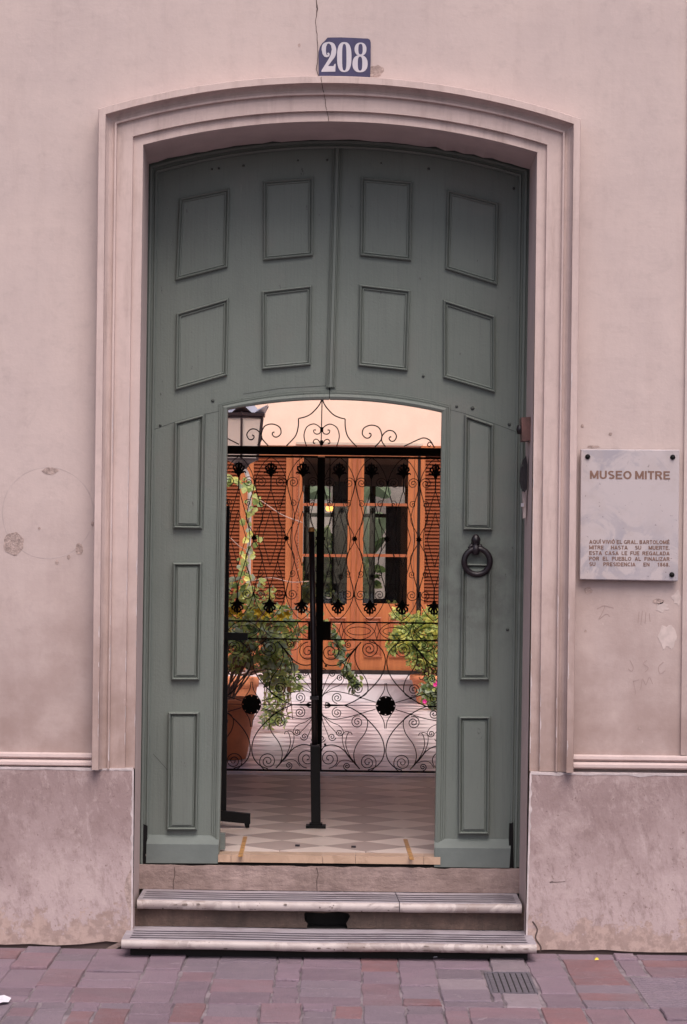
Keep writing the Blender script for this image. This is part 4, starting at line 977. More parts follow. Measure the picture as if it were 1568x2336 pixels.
# ------------------------------------------------------------------ tiled floor of passage and patio
YST = 5800*(CZ-ZS)/(1600-HY)-D               # foot of the far step
mb = MB(); mb.box((-6.95,YB+0.10,ZS-0.25),(6.95,YST+9.0,ZS-0.012)); FL = mb.build('tiled_floor', M['grout'], org=(0,YB,ZS)); tag(FL, kind='structure')
TL_ = 0.370; hT = TL_/2
c0 = G(643,1731+.1667*1117,ZS)
def tilemesh(mat):
    mb = MB(); r = hT-0.0016
    mb.prism([(0,-r,0),(r,0,0),(0,r,0),(-r,0,0)],(0,0,-0.010)); me = bpy.data.meshes.new('tile')
    me.from_pydata([tuple(v) for v in mb.v],[],mb.f); me.materials.append(mat)
    bm = bmesh.new(); bm.from_mesh(me); bmesh.ops.recalc_face_normals(bm,faces=bm.faces); bm.to_mesh(me); bm.free()
    return me
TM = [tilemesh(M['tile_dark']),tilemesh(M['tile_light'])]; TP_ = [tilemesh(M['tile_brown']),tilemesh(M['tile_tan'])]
tiles = []
for i in range(-30,31):
    for j in range(-12,140):
        if (i+j)%2: continue
        x = c0.x+i*hT; y = c0.y+hT+j*hT
        if x < -5.3 or x > 5.3 or y < YB+0.10 or y > YST-0.05: continue
        if y < YR and abs(x) > PW-0.1: continue
        if abs(y-(YG)) < 0.0: continue
        tiles.append((x,y,i%2))
vis = [t_ for t_ in tiles if abs(t_[0]) < 0.075*(t_[1]+D)+0.15]; rest = [t_ for t_ in tiles if t_ not in vis]
vis.sort(key=lambda t_: t_[1])
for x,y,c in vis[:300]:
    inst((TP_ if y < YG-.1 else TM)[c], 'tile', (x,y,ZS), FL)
mb = MB()
for x,y,c in vis[300:]+rest:
    r = hT-0.0016; mb.prism([(x,y-r,ZS),(x+r,y,ZS),(x,y+r,ZS),(x-r,y,ZS)],(0,0,-0.010),c)
tag(mb.build('more_tiles', [M['tile_dark'],M['tile_light']], FL), kind='stuff')
mb = MB(); mb.box((-PW+.001,YG-0.16,ZS-0.02),(PW-.001,YG+0.06,ZS+0.004)); mb.build('gate_threshold', M['white_sill'], FL)
def floor_strip(p0,p1,w,name,mat):
    a = G(*p0,ZS+.0045); b = G(*p1,ZS+.0045); mb = MB()
    mb.prism([a+Vector((-w,0,0)),a+Vector((w,0,0)),b+Vector((w,0,0)),b+Vector((-w,0,0))],(0,0,-.004)); mb.build(name,mat,FL)
floor_strip((549,1952),(560,1908),.009,'brass_guide',M['brass']); floor_strip((940,1959),(925,1914),.009,'brass_guide',M['brass'])
for (x,y) in ((679,1930),(807,1933)):
    a = G(x,y,ZS); mb = MB(); mb.box((a.x-.010,a.y-.016,ZS+.0005),(a.x+.010,a.y+.016,ZS+.006)); mb.build('bolt_socket', M['bronze'], FL)

# ------------------------------------------------------------------ wrought iron gate
KG = F/(D+YG)                                # pixels per metre at the gate
def stile_px(py): return 735.0-0.0153*(py-1040)
gx = P(stile_px(1400),1400,YG).x
def gz(v): return P(stile_px(v),v,YG).z      # v: photo row at the gate's middle
def gp(u, v, dy=0.0): return Vector((gx+u/KG, YG+dy, gz(v)))
def leafgate(sgn, label):
    o = empty('iron_gate', (gx+sgn*0.38,YG,ZS), label, 'gate', 'wrought iron gate leaves')
    def L(u,v,dy=0.0): return gp(sgn*u,v,dy)
    def bar(name,u0,v0,u1,v1,d0=-0.008,d1=0.008):
        a = L(u0,v0); b = L(u1,v1); mb = MB()
        mb.box((min(a.x,b.x),YG+d0,min(a.z,b.z)),(max(a.x,b.x),YG+d1,max(a.z,b.z))); mb.build(name, M['iron'], o)
    W_ = 303
    bar('stile',0.0,1044,8.6,1760,-.012,.012); bar('stile',W_-6,1044,W_,1760,-.012,.012)
    for v0,v1 in ((1417,1420.5),(1457,1460.5),(1756,1760.5)): bar('rail',8,v0,W_-6,v1,-.006,.006)
    bar('rail',8,1040,W_-6,1045,-.008,.008)
    def rod(pts, r=0.0030, name='scroll', k=5, dy=0.0, sm=True):
        q = smooth_line(pts,k) if sm else pts
        mb = MB(); mb.tube([L(u,v,dy) for u,v in q], r, 5); return mb.build(name, M['ironrod'], o)
    def spiral(cu,cv,r,a0,turns,dirn, lead=None, rr=0.0028, name='scroll', rin=0.12):
        n = int(18*turns)+2; pts = []
        for i in range(n+1):
            t_ = i/n; a = a0+dirn*2*math.pi*turns*t_; q = r*(1-(1-rin)*t_)
            pts.append((cu+q*math.cos(a), cv+q*math.sin(a)))
        if lead: pts = smooth_line(lead+[pts[0]],5)[:-1]+pts
        rad = [rr]*len(pts); rad[-1] = rr*1.9; rad[-2] = rr*1.6
        mb = MB(); mb.tube([L(u,v) for u,v in pts], rad, 5); return mb.build(name, M['ironrod'], o)
    U0 = [41.5,114.5,188,261]
    for x0 in U0:
        for top in (1,0):
            m_ = (lambda v: v) if top else (lambda v: 2*1228.5-v)
            # pointed arch over the palmette
            for s in (-1,1):
                rod([(x0,m_(1043)),(x0+s*14,m_(1054)),(x0+s*27,m_(1074)),(x0+s*34,m_(1092)),(x0+s*36.5,m_(1104))], .0024, 'arch_rod')
                spiral(x0+s*22,m_(1101),13,(0 if s > 0 else math.pi)+0.0,1.9,(-s if top else s), None, .0024)
                spiral(x0+s*22,m_(1149),8.5,(0.9 if s > 0 else math.pi-0.9)*(1 if not top else 1)*( -1 if top else 1),1.5,(-s if top else s), [(x0+s*36.0,m_(1104)),(x0+s*33,m_(1122)),(x0+s*28,m_(1136))], .0022)
            # palmette
            mb = MB(); c = L(x0,m_(1072)); k_ = 1.0/KG; f = 1 if top else -1
            q = lambda a,b: Vector((c.x+a*k_, YG, c.z-b*f*k_))
            mb.prism([q(-8,4)+Vector((0,-.006,0)),q(0,-5)+Vector((0,-.006,0)),q(8,4)+Vector((0,-.006,0)),q(2.4,17)+Vector((0,-.006,0)),q(0,21)+Vector((0,-.006,0)),q(-2.4,17)+Vector((0,-.006,0))],(0,.012,0))
            mb.tube([q(0,6),q(0,-4),q(0,-11),q(0,-18.5)],[.007,.008,.0085,.001],6)
            for s in (-1,1):
                mb.tube([q(0,6),q(s*5,-2),q(s*7,-8),q(s*5.5,-12),q(s*2.5,-13)],[.008,.006,.006,.007,.004],5)
                mb.tube([q(0,8),q(s*9,2),q(s*12.5,-2),q(s*11.5,-6.5),q(s*8,-7)],[.009,.007,.006,.007,.004],5)
                mb.tube([q(0,10),q(s*10,7),q(s*14.5,6),q(s*16,9)],[.008,.006,.005,.004],5)
            mb.build('palmette', M['iron'], o)
            rod([(x0,m_(1088)),(x0,m_(1120))], .0042, 'stem', sm=False)
        # lattice of crossing rods
        for s in (-1,1):
            rod([(x0,1118),(x0+s*7,1140),(x0+s*27,1228),(x0+s*7,1317),(x0,1339)], .0025, 'lattice_rod', 4)
            rod([(x0,1166),(x0+s*18,1228.5),(x0,1291)], .0023, 'lattice_rod', sm=False)
    for xk in [5]+[(a+b)/2 for a,b in zip(U0,U0[1:])]:
        for s in (-1,1):
            if xk < 8 and s < 0: continue
            rod([(xk,1098),(xk+s*5,1125),(xk+s*16,1165),(xk+s*18,1190),(xk,1228.5),(xk+s*18,1267),(xk+s*16,1292),(xk+s*5,1332),(xk,1359)], .0024, 'lattice_rod', 4)
        if xk > 8:
            for v in (1101,1356):
                mb = MB(); c = L(xk,v); mb.box((c.x-.0055,YG-.006,c.z-.012),(c.x+.0055,YG+.006,c.z+.012)); mb.build('collar', M['iron'], o)
        mb = MB(); c = L(xk,1228.5); n = 16
        poly = [Vector((c.x+(.0195 if i%2 else .0125)*math.cos(2*math.pi*i/n),YG-.009,c.z+(.0195 if i%2 else .0125)*math.sin(2*math.pi*i/n))) for i in range(n)]
        mb.prism(poly,(0,.012,0)); mb.build('rosette', M['iron'], o)
    # middle band of interlaced ovals
    for i in range(-1,4):
        cu = 50+81*i
        def band(fn, a, b, r=.0022):
            pts = [(lerp(a,b,k/16),fn(lerp(a,b,k/16))) for k in range(17)]; pts = [(u,v) for u,v in pts if 8 <= u <= W_-6]
            if len(pts) > 2: rod(pts, r, 'band_rod', sm=False)
        c = cu+40.5
        band(lambda u: 1457-38*math.sqrt(max(0,1-((u-c)/40.5)**2)), c-40.5, c+40.5)
        band(lambda u: 1420+38*math.sqrt(max(0,1-((u-c)/40.5)**2)), c-40.5, c+40.5)
        band(lambda u: 1438.5-9*math.sqrt(max(0,1-((u-c)/27)**2)), c-27, c+27)
        band(lambda u: 1438.5+9*math.sqrt(max(0,1-((u-c)/27)**2)), c-27, c+27)
    # lower panel: one quarter drawn, mirrored four ways about the disc
    CU, CV = 153.0, 1608.5
    def Q(zx,zy): return ((zx-903)*.1771*1.035, (zy-508)*.1771*1.0)
    quarter_lines = [
        ([(85,508),(92,585),(130,645),(200,680),(270,688),(400,668),(500,640),(590,612),(690,580),(780,552)], .0026),
        ([(390,508),(480,545),(590,612),(680,690),(790,810),(865,935),(893,1060),(885,1150),(850,1230),(780,1300),(690,1335)], .0034),
        ([(903,640),(965,640)] if False else [(820,600),(860,660),(885,720),(895,800)], .0026),
        ([(590,612),(660,660),(682,740),(650,860),(560,990),(520,1090),(515,1170),(535,1250),(590,1325)], .0030),
        ([(535,1255),(460,1150),(415,1020),(420,920),(445,860),(475,855),(490,885)], .0026),
        ([(530,1250),(420,1110),(375,990),(370,900),(395,855),(450,845)], .0024),
        ([(590,1325),(470,1190),(390,1085),(300,1030),(215,1020),(140,1045),(75,1110)], .0034),
        ([(95,620),(130,740),(190,890),(195,920)], .0022),([(100,620),(200,760),(290,860),(298,890)], .0022),([(110,630),(220,720),(330,770),(375,830),(380,870)], .0022),
        ([(290,1300),(350,1225),(430,1215),(500,1240)], .0022),
        ([(385,508),(780,508)], .0020)]
    quarter_spirals = [((300,605),72,-math.pi/2,2.0,-1),((555,720),84,-1.2,2.1,-1),((690,1238),118,math.pi/2,2.3,-1) ,((205,1195),125,math.pi/2,2.0,-1),((110,940),50,0.2,1.7,1),((240,915),52,0.2,1.7,1),((332,860),46,0.2,1.7,1),((430,1290),48,math.pi/2,1.7,1)]
    for su in (-1,1):
        for sv in (-1,1):
            T = lambda zx,zy: (CU+(-su)*(-Q(zx,zy)[0]) if su < 0 else CU-Q(zx,zy)[0]*1.0*1, 0)
            def tr(zx,zy):
                a,b = Q(zx,zy); return (CU+a*(1 if su < 0 else -1), CV+b*sv)
            for ln,r in quarter_lines:
                if sv < 0 and ln[0] == (385,508): continue
                pts = [tr(*p) for p in ln]
                pts = [(min(max(u,7),W_-5),v) for u,v in pts]
                rod(pts, r, 'scroll', 4)
            for (c,r,a0,turns,dr) in quarter_spirals:
                cu,cv = tr(*c); rr = r*.1771
                a = a0*1.0; dd = dr
                if su > 0: a = math.pi-a; dd = -dd
                if sv < 0: a = -a; dd = -dd
                spiral(cu,cv,rr,a,turns,dd,None,.0028)
    # collars, spear tips and the pierced disc
    for su in (-1,1):
        for zx,zy in ((155,1015),(590,612)):
            for sv in (-1,1):
                a,b = Q(zx,zy); c = L(CU+a*(1 if su < 0 else -1), CV+b*sv); mb = MB(); mb.box((c.x-.006,YG-.005,c.z-.006),(c.x+.006,YG+.005,c.z+.006)); mb.build('collar', M['iron'], o)
        a,b = Q(180,508); mb = MB(); s2 = 1 if su < 0 else -1
        c0_ = lambda du,dv: L(CU+(Q(180,508)[0]+du)*s2, CV+dv)
        mb.tube([c0_(38,0),c0_(20,0),c0_(8,0),c0_(0,0),c0_(-10,0)],[.003,.0055,.006,.008,.001],6)
        for s in (-1,1):
            mb.tube([c0_(8,0),c0_(2,s*5),c0_(-4,s*6),c0_(-5,s*2)],[.004,.004,.004,.003],5)
        mb.build('spear_tip', M['iron'], o)
    mb = MB(); c = L(CU,CV); n = 96
    poly = [Vector((c.x+(.0535-.009*max(0,math.cos(8*2*math.pi*i/n))**6)*math.cos(2*math.pi*i/n),YG-.008,c.z+(.0535-.009*max(0,math.cos(8*2*math.pi*i/n))**6)*math.sin(2*math.pi*i/n))) for i in range(n)]
    mb.prism(poly,(0,.012,0))
    mb.tube([(c.x+.055*math.cos(2*math.pi*i/32),YG,c.z+.055*math.sin(2*math.pi*i/32)) for i in range(33)], .0028, 5)
    mb.build('disc', M['iron'], o)
    # lock case
    a = L(7,1420); b = L(26,1457); mb = MB(); mb.box((min(a.x,b.x),YG-.025,b.z-.004),(max(a.x,b.x),YG+.02,a.z+.004)); mb.build('lock_case', M['iron'], o)
    return o
leafgate(-1,'black scrolled iron gate leaf standing before the terracotta pots and ivy')
leafgate(1,'black scrolled iron gate leaf standing before the yellow-green bush')
OV = empty('gate_overthrow', (gx,YG,gz(1030)), 'iron crest of ogee and scrolls on a heavy bar above the gate', 'gate crest')
a = gp(-330,1019.5); b = gp(330,1038); mb = MB(); mb.box((max(a.x,-PW),YG-.02,b.z),(min(b.x,PW),YG+.02,a.z)); mb.build('crossbar', M['iron'], OV)
Z3 = lambda l: [((490+.1875*x)-739.0, 882+.1875*y) for x,y in l]
crest = [([(1325,150),(1290,230),(1200,330),(1120,372),(1045,390)],.0034),([(1045,390),(1040,500),(1005,610),(900,727)],.0034),
  ([(1145,727),(1118,640),(1116,570),(1150,490),(1230,455),(1300,490),(1318,535),(1300,570),(1265,578),(1235,560),(1232,530),(1255,528)],.0030),
  ([(1315,700),(1290,655),(1255,640),(1228,665),(1232,690),(1250,690)],.0030),
  ([(680,727),(605,640),(600,560),(640,485),(730,462),(815,500),(833,570),(795,615),(755,618),(728,590),(732,565),(752,562)],.0034),
  ([(550,722),(595,655),(590,590),(530,530),(460,532),(418,590),(440,645),(480,655),(505,630),(500,605),(482,602)],.0034),
  ([(325,715),(160,635),(80,610),(10,640),(-30,700),(-45,727)],.0034),([(-30,700),(10,660),(40,690),(20,715),(0,700)],.0028)]
for ln,r in crest:
    for s in (1,-1):
        pts = [gp(s*u,v) for u,v in smooth_line(Z3(ln),5)]
        rad = [r]*len(pts)
        if len(ln) > 5: rad[-1] = r*2.0; rad[-2] = r*1.9
        mb = MB(); mb.tube(pts, rad, 6); mb.build('scroll', M['ironrod'], OV)
mb = MB(); mb.tube([gp(0,910),gp(-1,1020)], .0030, 6); mb.build('centre_rod', M['ironrod'], OV)
for v in (980,1010):
    c = gp(0,v); mb = MB(); mb.box((c.x-.009,YG-.007,c.z-.014),(c.x+.009,YG+.007,c.z+.014)); mb.build('collar', M['iron'], OV)

# black floor post in front of the gate
pb = G(721,1888,ZS); PO = empty('floor_post', pb, 'black telescopic floor post on a small square base in front of the gate', 'post')
mb = MB(); mb.box((pb.x-.046,pb.y-.046,ZS+.001),(pb.x+.046,pb.y+.046,ZS+.012)); mb.box((pb.x-.030,pb.y-.030,ZS+.012),(pb.x+.030,pb.y+.030,ZS+.022)); mb.build('base_plate', M['iron'], PO)
zA = P(716,1703,pb.y).z; zB = P(714,1592,pb.y).z; zT = P(711,1212,pb.y).z
xT = P(711,1212,pb.y).x; xA = P(719,1703,pb.y).x
mb = MB(); mb.prism([(pb.x-.022,pb.y-.022,ZS+.022),(pb.x+.022,pb.y-.022,ZS+.022),(xA+.022,pb.y-.022,zA),(xA-.022,pb.y-.022,zA)],(0,.044,0)); mb.build('lower_tube', M['iron'], PO)
mb = MB(); mb.tube([(xA-.002,pb.y,zA),(lerp(xA,xT,.5),pb.y,lerp(zA,zT,.5)),(xT,pb.y,zT)], .0135, 14); mb.build('upper_tube', M['bronze'], PO, smooth=True)
for z in (zA,zB):
    x = lerp(xA,xT,(z-zA)/(zT-zA)); mb = MB(); mb.box((x-.020,pb.y-.02,z-.008),(x+.020,pb.y+.02,z+.008)); mb.build('collar', M['brass'] if 0 else M['bronze'], PO)
mb = MB(); mb.lathe((xT,pb.y,zT),[(.0135,-.002),(.015,.004),(.012,.014),(.004,.020)],12); mb.build('cap', M['brass'], PO, smooth=True)
# wheeled stand half hidden by the left leaf
sb_ = G(566,1890,ZS); SDN = empty('wheeled_stand', (sb_.x-.15,sb_.y,ZS), 'black metal stand on castors half hidden by the left door leaf', 'stand')
c = sb_; 
def pz(px,py): return P(px,py,sb_.y)
f_ = [pz(470,1846),pz(571,1857),pz(571,1880),pz(470,1870)]
mb = MB(); mb.prism(f_,(0,.04,0)); mb.build('foot', M['iron'], SDN)
mb = MB(); w0 = pz(565,1884); mb.tube([(w0.x-.008,w0.y+.02,ZS+.017),(w0.x+.008,w0.y+.02,ZS+.017)], .016, 16); mb.prism([pz(557,1878)+Vector((0,.008,0)),pz(571,1878)+Vector((0,.008,0)),pz(567,1888)+Vector((0,.008,0)),pz(560,1888)+Vector((0,.008,0))],(0,.024,0)); mb.build('castor', M['iron'], SDN)
mb = MB(); mb.prism([pz(490,1155)+Vector((0,.02,0)),pz(523,1155)+Vector((0,.02,0)),pz(516,1868)+Vector((0,.02,0)),pz(480,1868)+Vector((0,.02,0))],(0,.015,0)); 
mb = MB(); mb.box((pz(506,1400).x,sb_.y+.041,pz(506,1852).z),(pz(520.5,1400).x,sb_.y+.07,pz(506,1153).z)); mb.build('upright', M['iron'], SDN)
mb = MB(); mb.box((pz(495,1452).x,sb_.y+.01,pz(540,1461).z),(pz(565,1452).x,sb_.y+.04,pz(540,1444).z)); mb.build('arm', M['iron'], SDN)

# ------------------------------------------------------------------ patio walls, far step, far house
zst = P(760,1549,YST).z
YDo = F*(CZ-zst)/(1537-HY)-D                 # plane of the far doors
mb = MB(); mb.box((-6.9,YST,ZS-.012),(6.9,YST+0.02,zst-0.035)); s1 = mb.build('far_step', M['white_sill'], org=(0,YST,ZS)); tag(s1,'low pale marble step running below the orange doors across the patio','step')
rows = []
mb = MB(); mb.box((-6.9,YST+.02,ZS),(6.9,YDo+0.3,zst-0.036)); mb.build('core', M['white_sill'], s1)
xbr = P(1215,1549,YST).x
mb = MB(); mb.box((-6.9,YST-0.025,zst-0.034),(6.9,YDo+0.3,zst)); mb.build('tread', M['white_sill'], s1)
mb = MB(); mb.tube([(-6.9,YST-.004,zst-.045),(6.9,YST-.004,zst-.045)],.006,6); mb.build('shadow_bead', M['grout'], s1)
for x in (-6.9,6.76):
    mb = MB(); mb.box((x,YR+.121,ZS-.2),(x+.14,YDo-.001,2.9)); tag(mb.build('patio_wall', M['peach'], org=(x,8,ZS)), 'peach side wall of the patio beside the potted plants' if x < 0 else 'peach side wall of the patio beside the yellow-green bush','wall')
HS = empty('patio_house', (0,YDo,zst), 'peach house across the patio with orange glazed doors and louvred shutters', 'house')
def hp(px,py,dy=0.0): return P(px,py,YDo+dy)
zTop = hp(740,1017).z; xL = hp(667,1200).x; xRr = hp(957,1200).x
mb = MB()
mb.box((-7.0,YDo+.06,zTop+.001),(7.0,YDo+.40,3.5)); mb.box((-7.0,YDo+.11,zst-.02),(xL-.001,YDo+.40,zTop)); mb.box((xRr+.001,YDo+.11,zst-.02),(7.0,YDo+.40,zTop)); mb.build('wall', M['peach'], HS)
# pale lintel band over the doors
a = hp(676,1008,.06); b = hp(965,1017,.06); mb = MB(); mb.box((a.x,YDo+.045,b.z),(b.x,YDo+.0595,a.z)); mb.build('lintel', M['grey_lintel'], HS)
def hbox(name, x0,y0,x1,y1, d0, d1, mat, par=None):
    a = hp((x0+x1)/2,y0); b = hp((x0+x1)/2,y1); xa_ = hp(x0,(y0+y1)/2).x; xb_ = hp(x1,(y0+y1)/2).x
    mb = MB(); mb.box((xa_,YDo+d0,b.z),(xb_,YDo+d1,a.z)); return mb.build(name, mat, par or HS)
# door frame, jambs, carved bead
hbox('door_frame',667,1020,958,1034,-.01,.06,M['wood2'])
hbox('jamb',667,1034,680,1534,-.01,.10,M['wood2']); hbox('jamb',681,1034,688,1534,.01,.10,M['wood'])
hbox('jamb',944,1034,951,1534,.01,.10,M['wood']); hbox('jamb_gap',951,1034,957.5,1520,.05,.10,M['darkwood'])
bj = MB()
for k in range(46):
    c = hp(679.5,1050+k*7.2,-.012); bj.lathe((c.x,c.y,c.z),[(.001,-.012),(.007,-.006),(.007,.006),(.001,.012)],6)
tag(bj.build('carved_bead', M['wood2'], HS), kind='stuff')
# two glazed leaves
for (x0,x1,meet) in ((688.5,811.5,'r'),(811.7,943.5,'l')):
    y0, y1 = 1034.5, 1530
    gx0_, gx1_ = (691,793) if meet == 'r' else (829,930)
    lf = MB()
    def add(xa,ya,xb,yb,d0,d1):
        a = hp((xa+xb)/2,ya); b = hp((xa+xb)/2,yb); lf.box((hp(xa,1250).x,YDo+d0,b.z),(hp(xb,1250).x,YDo+d1,a.z))
    add(x0,y0,gx0_,y1,0,.05); add(gx1_,y0,x1,y1,0,.05); add(gx0_,y0,gx1_,1041,.001,.049); add(gx0_,1377,gx1_,y1,.001,.049)
    lo = lf.build('door_leaf', M['wood'], HS)
    hbox('meeting_stile',(802 if meet=='r' else 815),1036,(810.5 if meet=='r' else 822),1528,-.014,-.0005,M['wood2'],lo)
    for ya,yb in ((1148,1154.5),(1264,1270.5)): hbox('glazing_bar',gx0_,ya,gx1_,yb,.008,.034,M['wood2'],lo)
    for ya,yb in ((1041,1148),(1154.5,1264),(1270.5,1377)): hbox('pane',gx0_,ya,gx1_,yb,.020,.024,M['glass'],lo)
    # lower panels with raised beads
    for xa,xb in ((gx0_+2,(gx0_+gx1_)/2-8),((gx0_+gx1_)/2+8,gx1_-2)):
        mb = MB(); ring = []
        for s,d_ in ((0,0),(0,.018),(2.5,.022),(5,.003),(8,.002),(15,.016)):
            ring.append([hp(xa+s,1408+s,-d_),hp(xb-s,1408+s,-d_),hp(xb-s,1500-s,-d_),hp(xa+s,1500-s,-d_)])
        mb.grid(ring,0,True); mb.add(ring[-1],[(0,1,2,3)]); mb.build('panel', M['wood2'], lo)
    # dark inner shutter folded behind the right half of the glass
    xs0, xs1 = (762,796) if meet == 'r' else (880,932)
    hbox('inner_shutter', xs0,1098 if meet=='r' else 1150,xs1,1378,.075,.095,M['darkwood'],lo)
    hbox('inner_rail', gx0_-1,1366,gx1_+1,1379,.06,.07,M['darkwood'],lo)
hbox('threshold',667,1528,958,1537,-.06,.1,M['darkwood'])
# louvred shutters on both sides
def shutter(x0,x1,l0,l1,label=None):
    s = MB(); y0,y1 = 1017,1528
    def add(xa,ya,xb,yb,d0,d1): 
        s.box((hp(xa,1250).x,YDo+d0,hp((xa+xb)/2,yb).z),(hp(xb,1250).x,YDo+d1,hp((xa+xb)/2,ya).z))
    add(x0,y0,l0,y1,.03,.08); add(l1,y0,x1,y1,.03,.08); add(l0,y0,l1,1040,.031,.079); add(l0,1379,l1,y1,.031,.079)
    o = s.build('shutter', M['wood'], HS)
    xa = hp(l0,1250).x; xb = hp(l1,1250).x; za = hp((l0+l1)/2,1041).z; zb_ = hp((l0+l1)/2,1378).z; n = 42; pit = (za-zb_)/n
    mb = MB(); w = (xb-xa)/2-.001; mb.prism([(-w,-.012,-pit*.62),(-w,-.009,-pit*.70),(-w,.018,pit*.52),(-w,.015,pit*.60)],(2*w,0,0))
    me = bpy.data.meshes.new('slat'); me.from_pydata([tuple(v) for v in mb.v],[],mb.f); me.materials.append(M['slatm'])
    bm = bmesh.new(); bm.from_mesh(me); bmesh.ops.recalc_face_normals(bm,faces=bm.faces); bm.to_mesh(me); bm.free()
    for k in range(n): 
        q = inst(me,'slat',((xa+xb)/2,YDo+.052+R.uniform(-.001,.001),zb_+pit*(k+.5)),HS); q.parent = o
    mb = MB(); mb.box((xa,YDo+.085,zb_),(xb,YDo+.105,za)); mb.build('backing', M['darkwood'], o)
    return o
shutter(440,561,470,546); shutter(561.5,666,577,651); shutter(958.5,1060,969,1045)
# room behind the glass, open to a garden added in place of reflections
mb = MB(); Yr2 = YDo+3.6
mb.box((-2.5,YDo+.40,3.3),(2.5,Yr2,3.4)); mb.box((-2.6,YDo+.40,zst-.1),(-2.5,Yr2,3.4)); mb.box((2.5,YDo+.40,zst-.1),(2.6,Yr2,3.4)); mb.build('room_shell', M['roomwall'], HS)
mb = MB(); mb.box((-2.6,YDo+.31,zst-.2),(2.6,Yr2+6,zst-.005)); mb.build('room_floor', M['roomwall'], HS)
zl = P(760,1108,Yr2).z
mb = MB(); mb.box((-2.6,Yr2,zl),(2.6,Yr2+.2,3.45)); mb.build('room_rear_wall', M['roomwall'], HS)
mb = MB(); 
for px in (700,765,850,930): 
    x = P(px,1200,Yr2).x; mb.box((x-.03,Yr2,zst),(x+.03,Yr2+.05,zl))
mb.box((-2.5,Yr2+.01,P(760,1175,Yr2).z-.02),(2.5,Yr2+.04,P(760,1175,Yr2).z+.02)); mb.build('room_rear_frame', M['darkwood'], HS)
mb = MB(); mb.box((-4,Yr2+4.4,zst-.2),(4,Yr2+4.5,3.6)); tag(mb.build('standin_garden_wall', M['gardenwall'], org=(0,Yr2+4.4,zst)), 'shade-toned wall of an added garden standing in for reflections in the glass doors','wall')

# ------------------------------------------------------------------ plants
LR = random.Random(5)
def leaf(mb, p, d, up, L, Wd, mi, fold=0.25):
    """a pointed leaf: six points folded along the midrib"""
    d = d.normalized(); s = d.cross(up)
    if s.length < 1e-4: s = d.cross(Vector((1,0,0)))
    s.normalize(); n = s.cross(d)
    a = p; m1 = p+d*L*.35; m2 = p+d*L*.72-n*L*.06; t_ = p+d*L-n*L*.16
    l1 = m1+s*Wd*.5+n*Wd*fold; r1 = m1-s*Wd*.5+n*Wd*fold; l2 = m2+s*Wd*.36+n*Wd*fold*.7; r2 = m2-s*Wd*.36+n*Wd*fold*.7
    mb.add([a,m1,m2,t_,l1,l2,r1,r2],[(0,1,4),(1,2,5,4),(2,3,5),(0,6,1),(1,6,7,2),(2,7,3)],mi)
def rdir(zb=0.0):
    while True:
        v = Vector((LR.uniform(-1,1),LR.uniform(-1,1),LR.uniform(-1,1)))
        if 0.05 < v.length < 1: 
            v.normalize(); v.z += zb; return v.normalized()
def clump(mb, c, rad, n, L, mats, shell=0.55, zb=0.0):
    for _ in range(n):
        v = rdir(); r = LR.uniform(shell,1.0)**0.8*LR.uniform(.75,1.08)
        p = Vector((c.x+v.x*rad[0]*r, c.y+v.y*rad[1]*r, c.z+v.z*rad[2]*r))
        d = (v*0.6+rdir(zb)).normalized(); s = L*LR.choice([.55,.7,.85,1.0,1.0,1.2,1.55])*LR.uniform(.85,1.15)
        leaf(mb, p, d, rdir(0.8), s, s*LR.uniform(.5,.75), LR.choice(mats))
def pot(c, r, h, label_parent):
    mb = MB(); mb.lathe((c.x,c.y,c.z+.002),[(r*.02,0),(r*.70,0),(r*.76,h*.12),(r*.88,h*.55),(r*.97,h*.80),(r*.985,h*.81),(r*1.06,h*.82),(r*1.08,h*.90),(r*1.07,h*.985),(r*1.02,h),(r*.93,h*.985),(r*.90,h*.9),(r*.02,h*.9)],32)
    o = mb.build('pot', [M['terra']], label_parent, smooth=False)
    for p in o.data.polygons: p.use_smooth = True
    mb = MB(); mb.lathe((c.x,c.y,c.z),[(r*.02,h*.915),(r*.89,h*.91)],20); mb.build('soil', M['soil'], label_parent)
    return o
# tall shrub in the big terracotta pot nearest the gate
g1 = G(508,1730,ZS); k1 = F/(D+g1.y); r1 = 76/k1
S1 = empty('potted_shrub', g1, 'large leafy shrub in the biggest terracotta pot just behind the gate', 'potted plant')
pot(g1, r1, (1730-1592)/k1, S1)
def at(px,py,Y): return P(px,py,Y)
mb = MB()
Yp = g1.y
for (x,y,ry,n,a,b,dy) in ((528,1488,60,170,52,46,.1),(580,1475,60,200,60,52,.2),(628,1520,45,170,42,55,.3),(560,1405,50,170,58,42,.5),(612,1415,45,160,55,40,.7),(655,1440,30,80,35,40,.6),(535,1350,30,40,28,26,.4),(600,1352,30,26,38,22,.7)):
    kk = F/(D+Yp+dy); clump(mb, at(x,y,Yp+dy), (a/kk,.16,b/kk), int(n*1.8), .044 if y > 1450 else .048, [0,0,1,1,3,3,3,1,5,1,2] if y > 1440 else [0,1,1,3,3,5,1,4])
mb.build('foliage', LEAF, S1)
mb = MB()
for k in range(14):
    e = at(LR.uniform(515,660),LR.uniform(1360,1540),Yp+LR.uniform(.1,.6)); b0 = g1+Vector((LR.uniform(-.06,.06),LR.uniform(-.06,.06),.34))
    mb.tube([b0, b0.lerp(e,.5)+Vector((0,0,.08)), e],[.007,.005,.002],5)
mb.build('stems', M['twig'], S1)
mb = MB()
for (x,y) in ((516,1388),(524,1398),(532,1392),(541,1396),(517,1405),(548,1402),(598,1404),(612,1398),(640,1408),(588,1396),(655,1402)):
    c = at(x,y,Yp+.35)
    for k in range(5):
        a = 2*math.pi*k/5; leaf(mb, c, Vector((math.cos(a),-.6,math.sin(a))), Vector((0,-1,0)), .034, .026, 0)
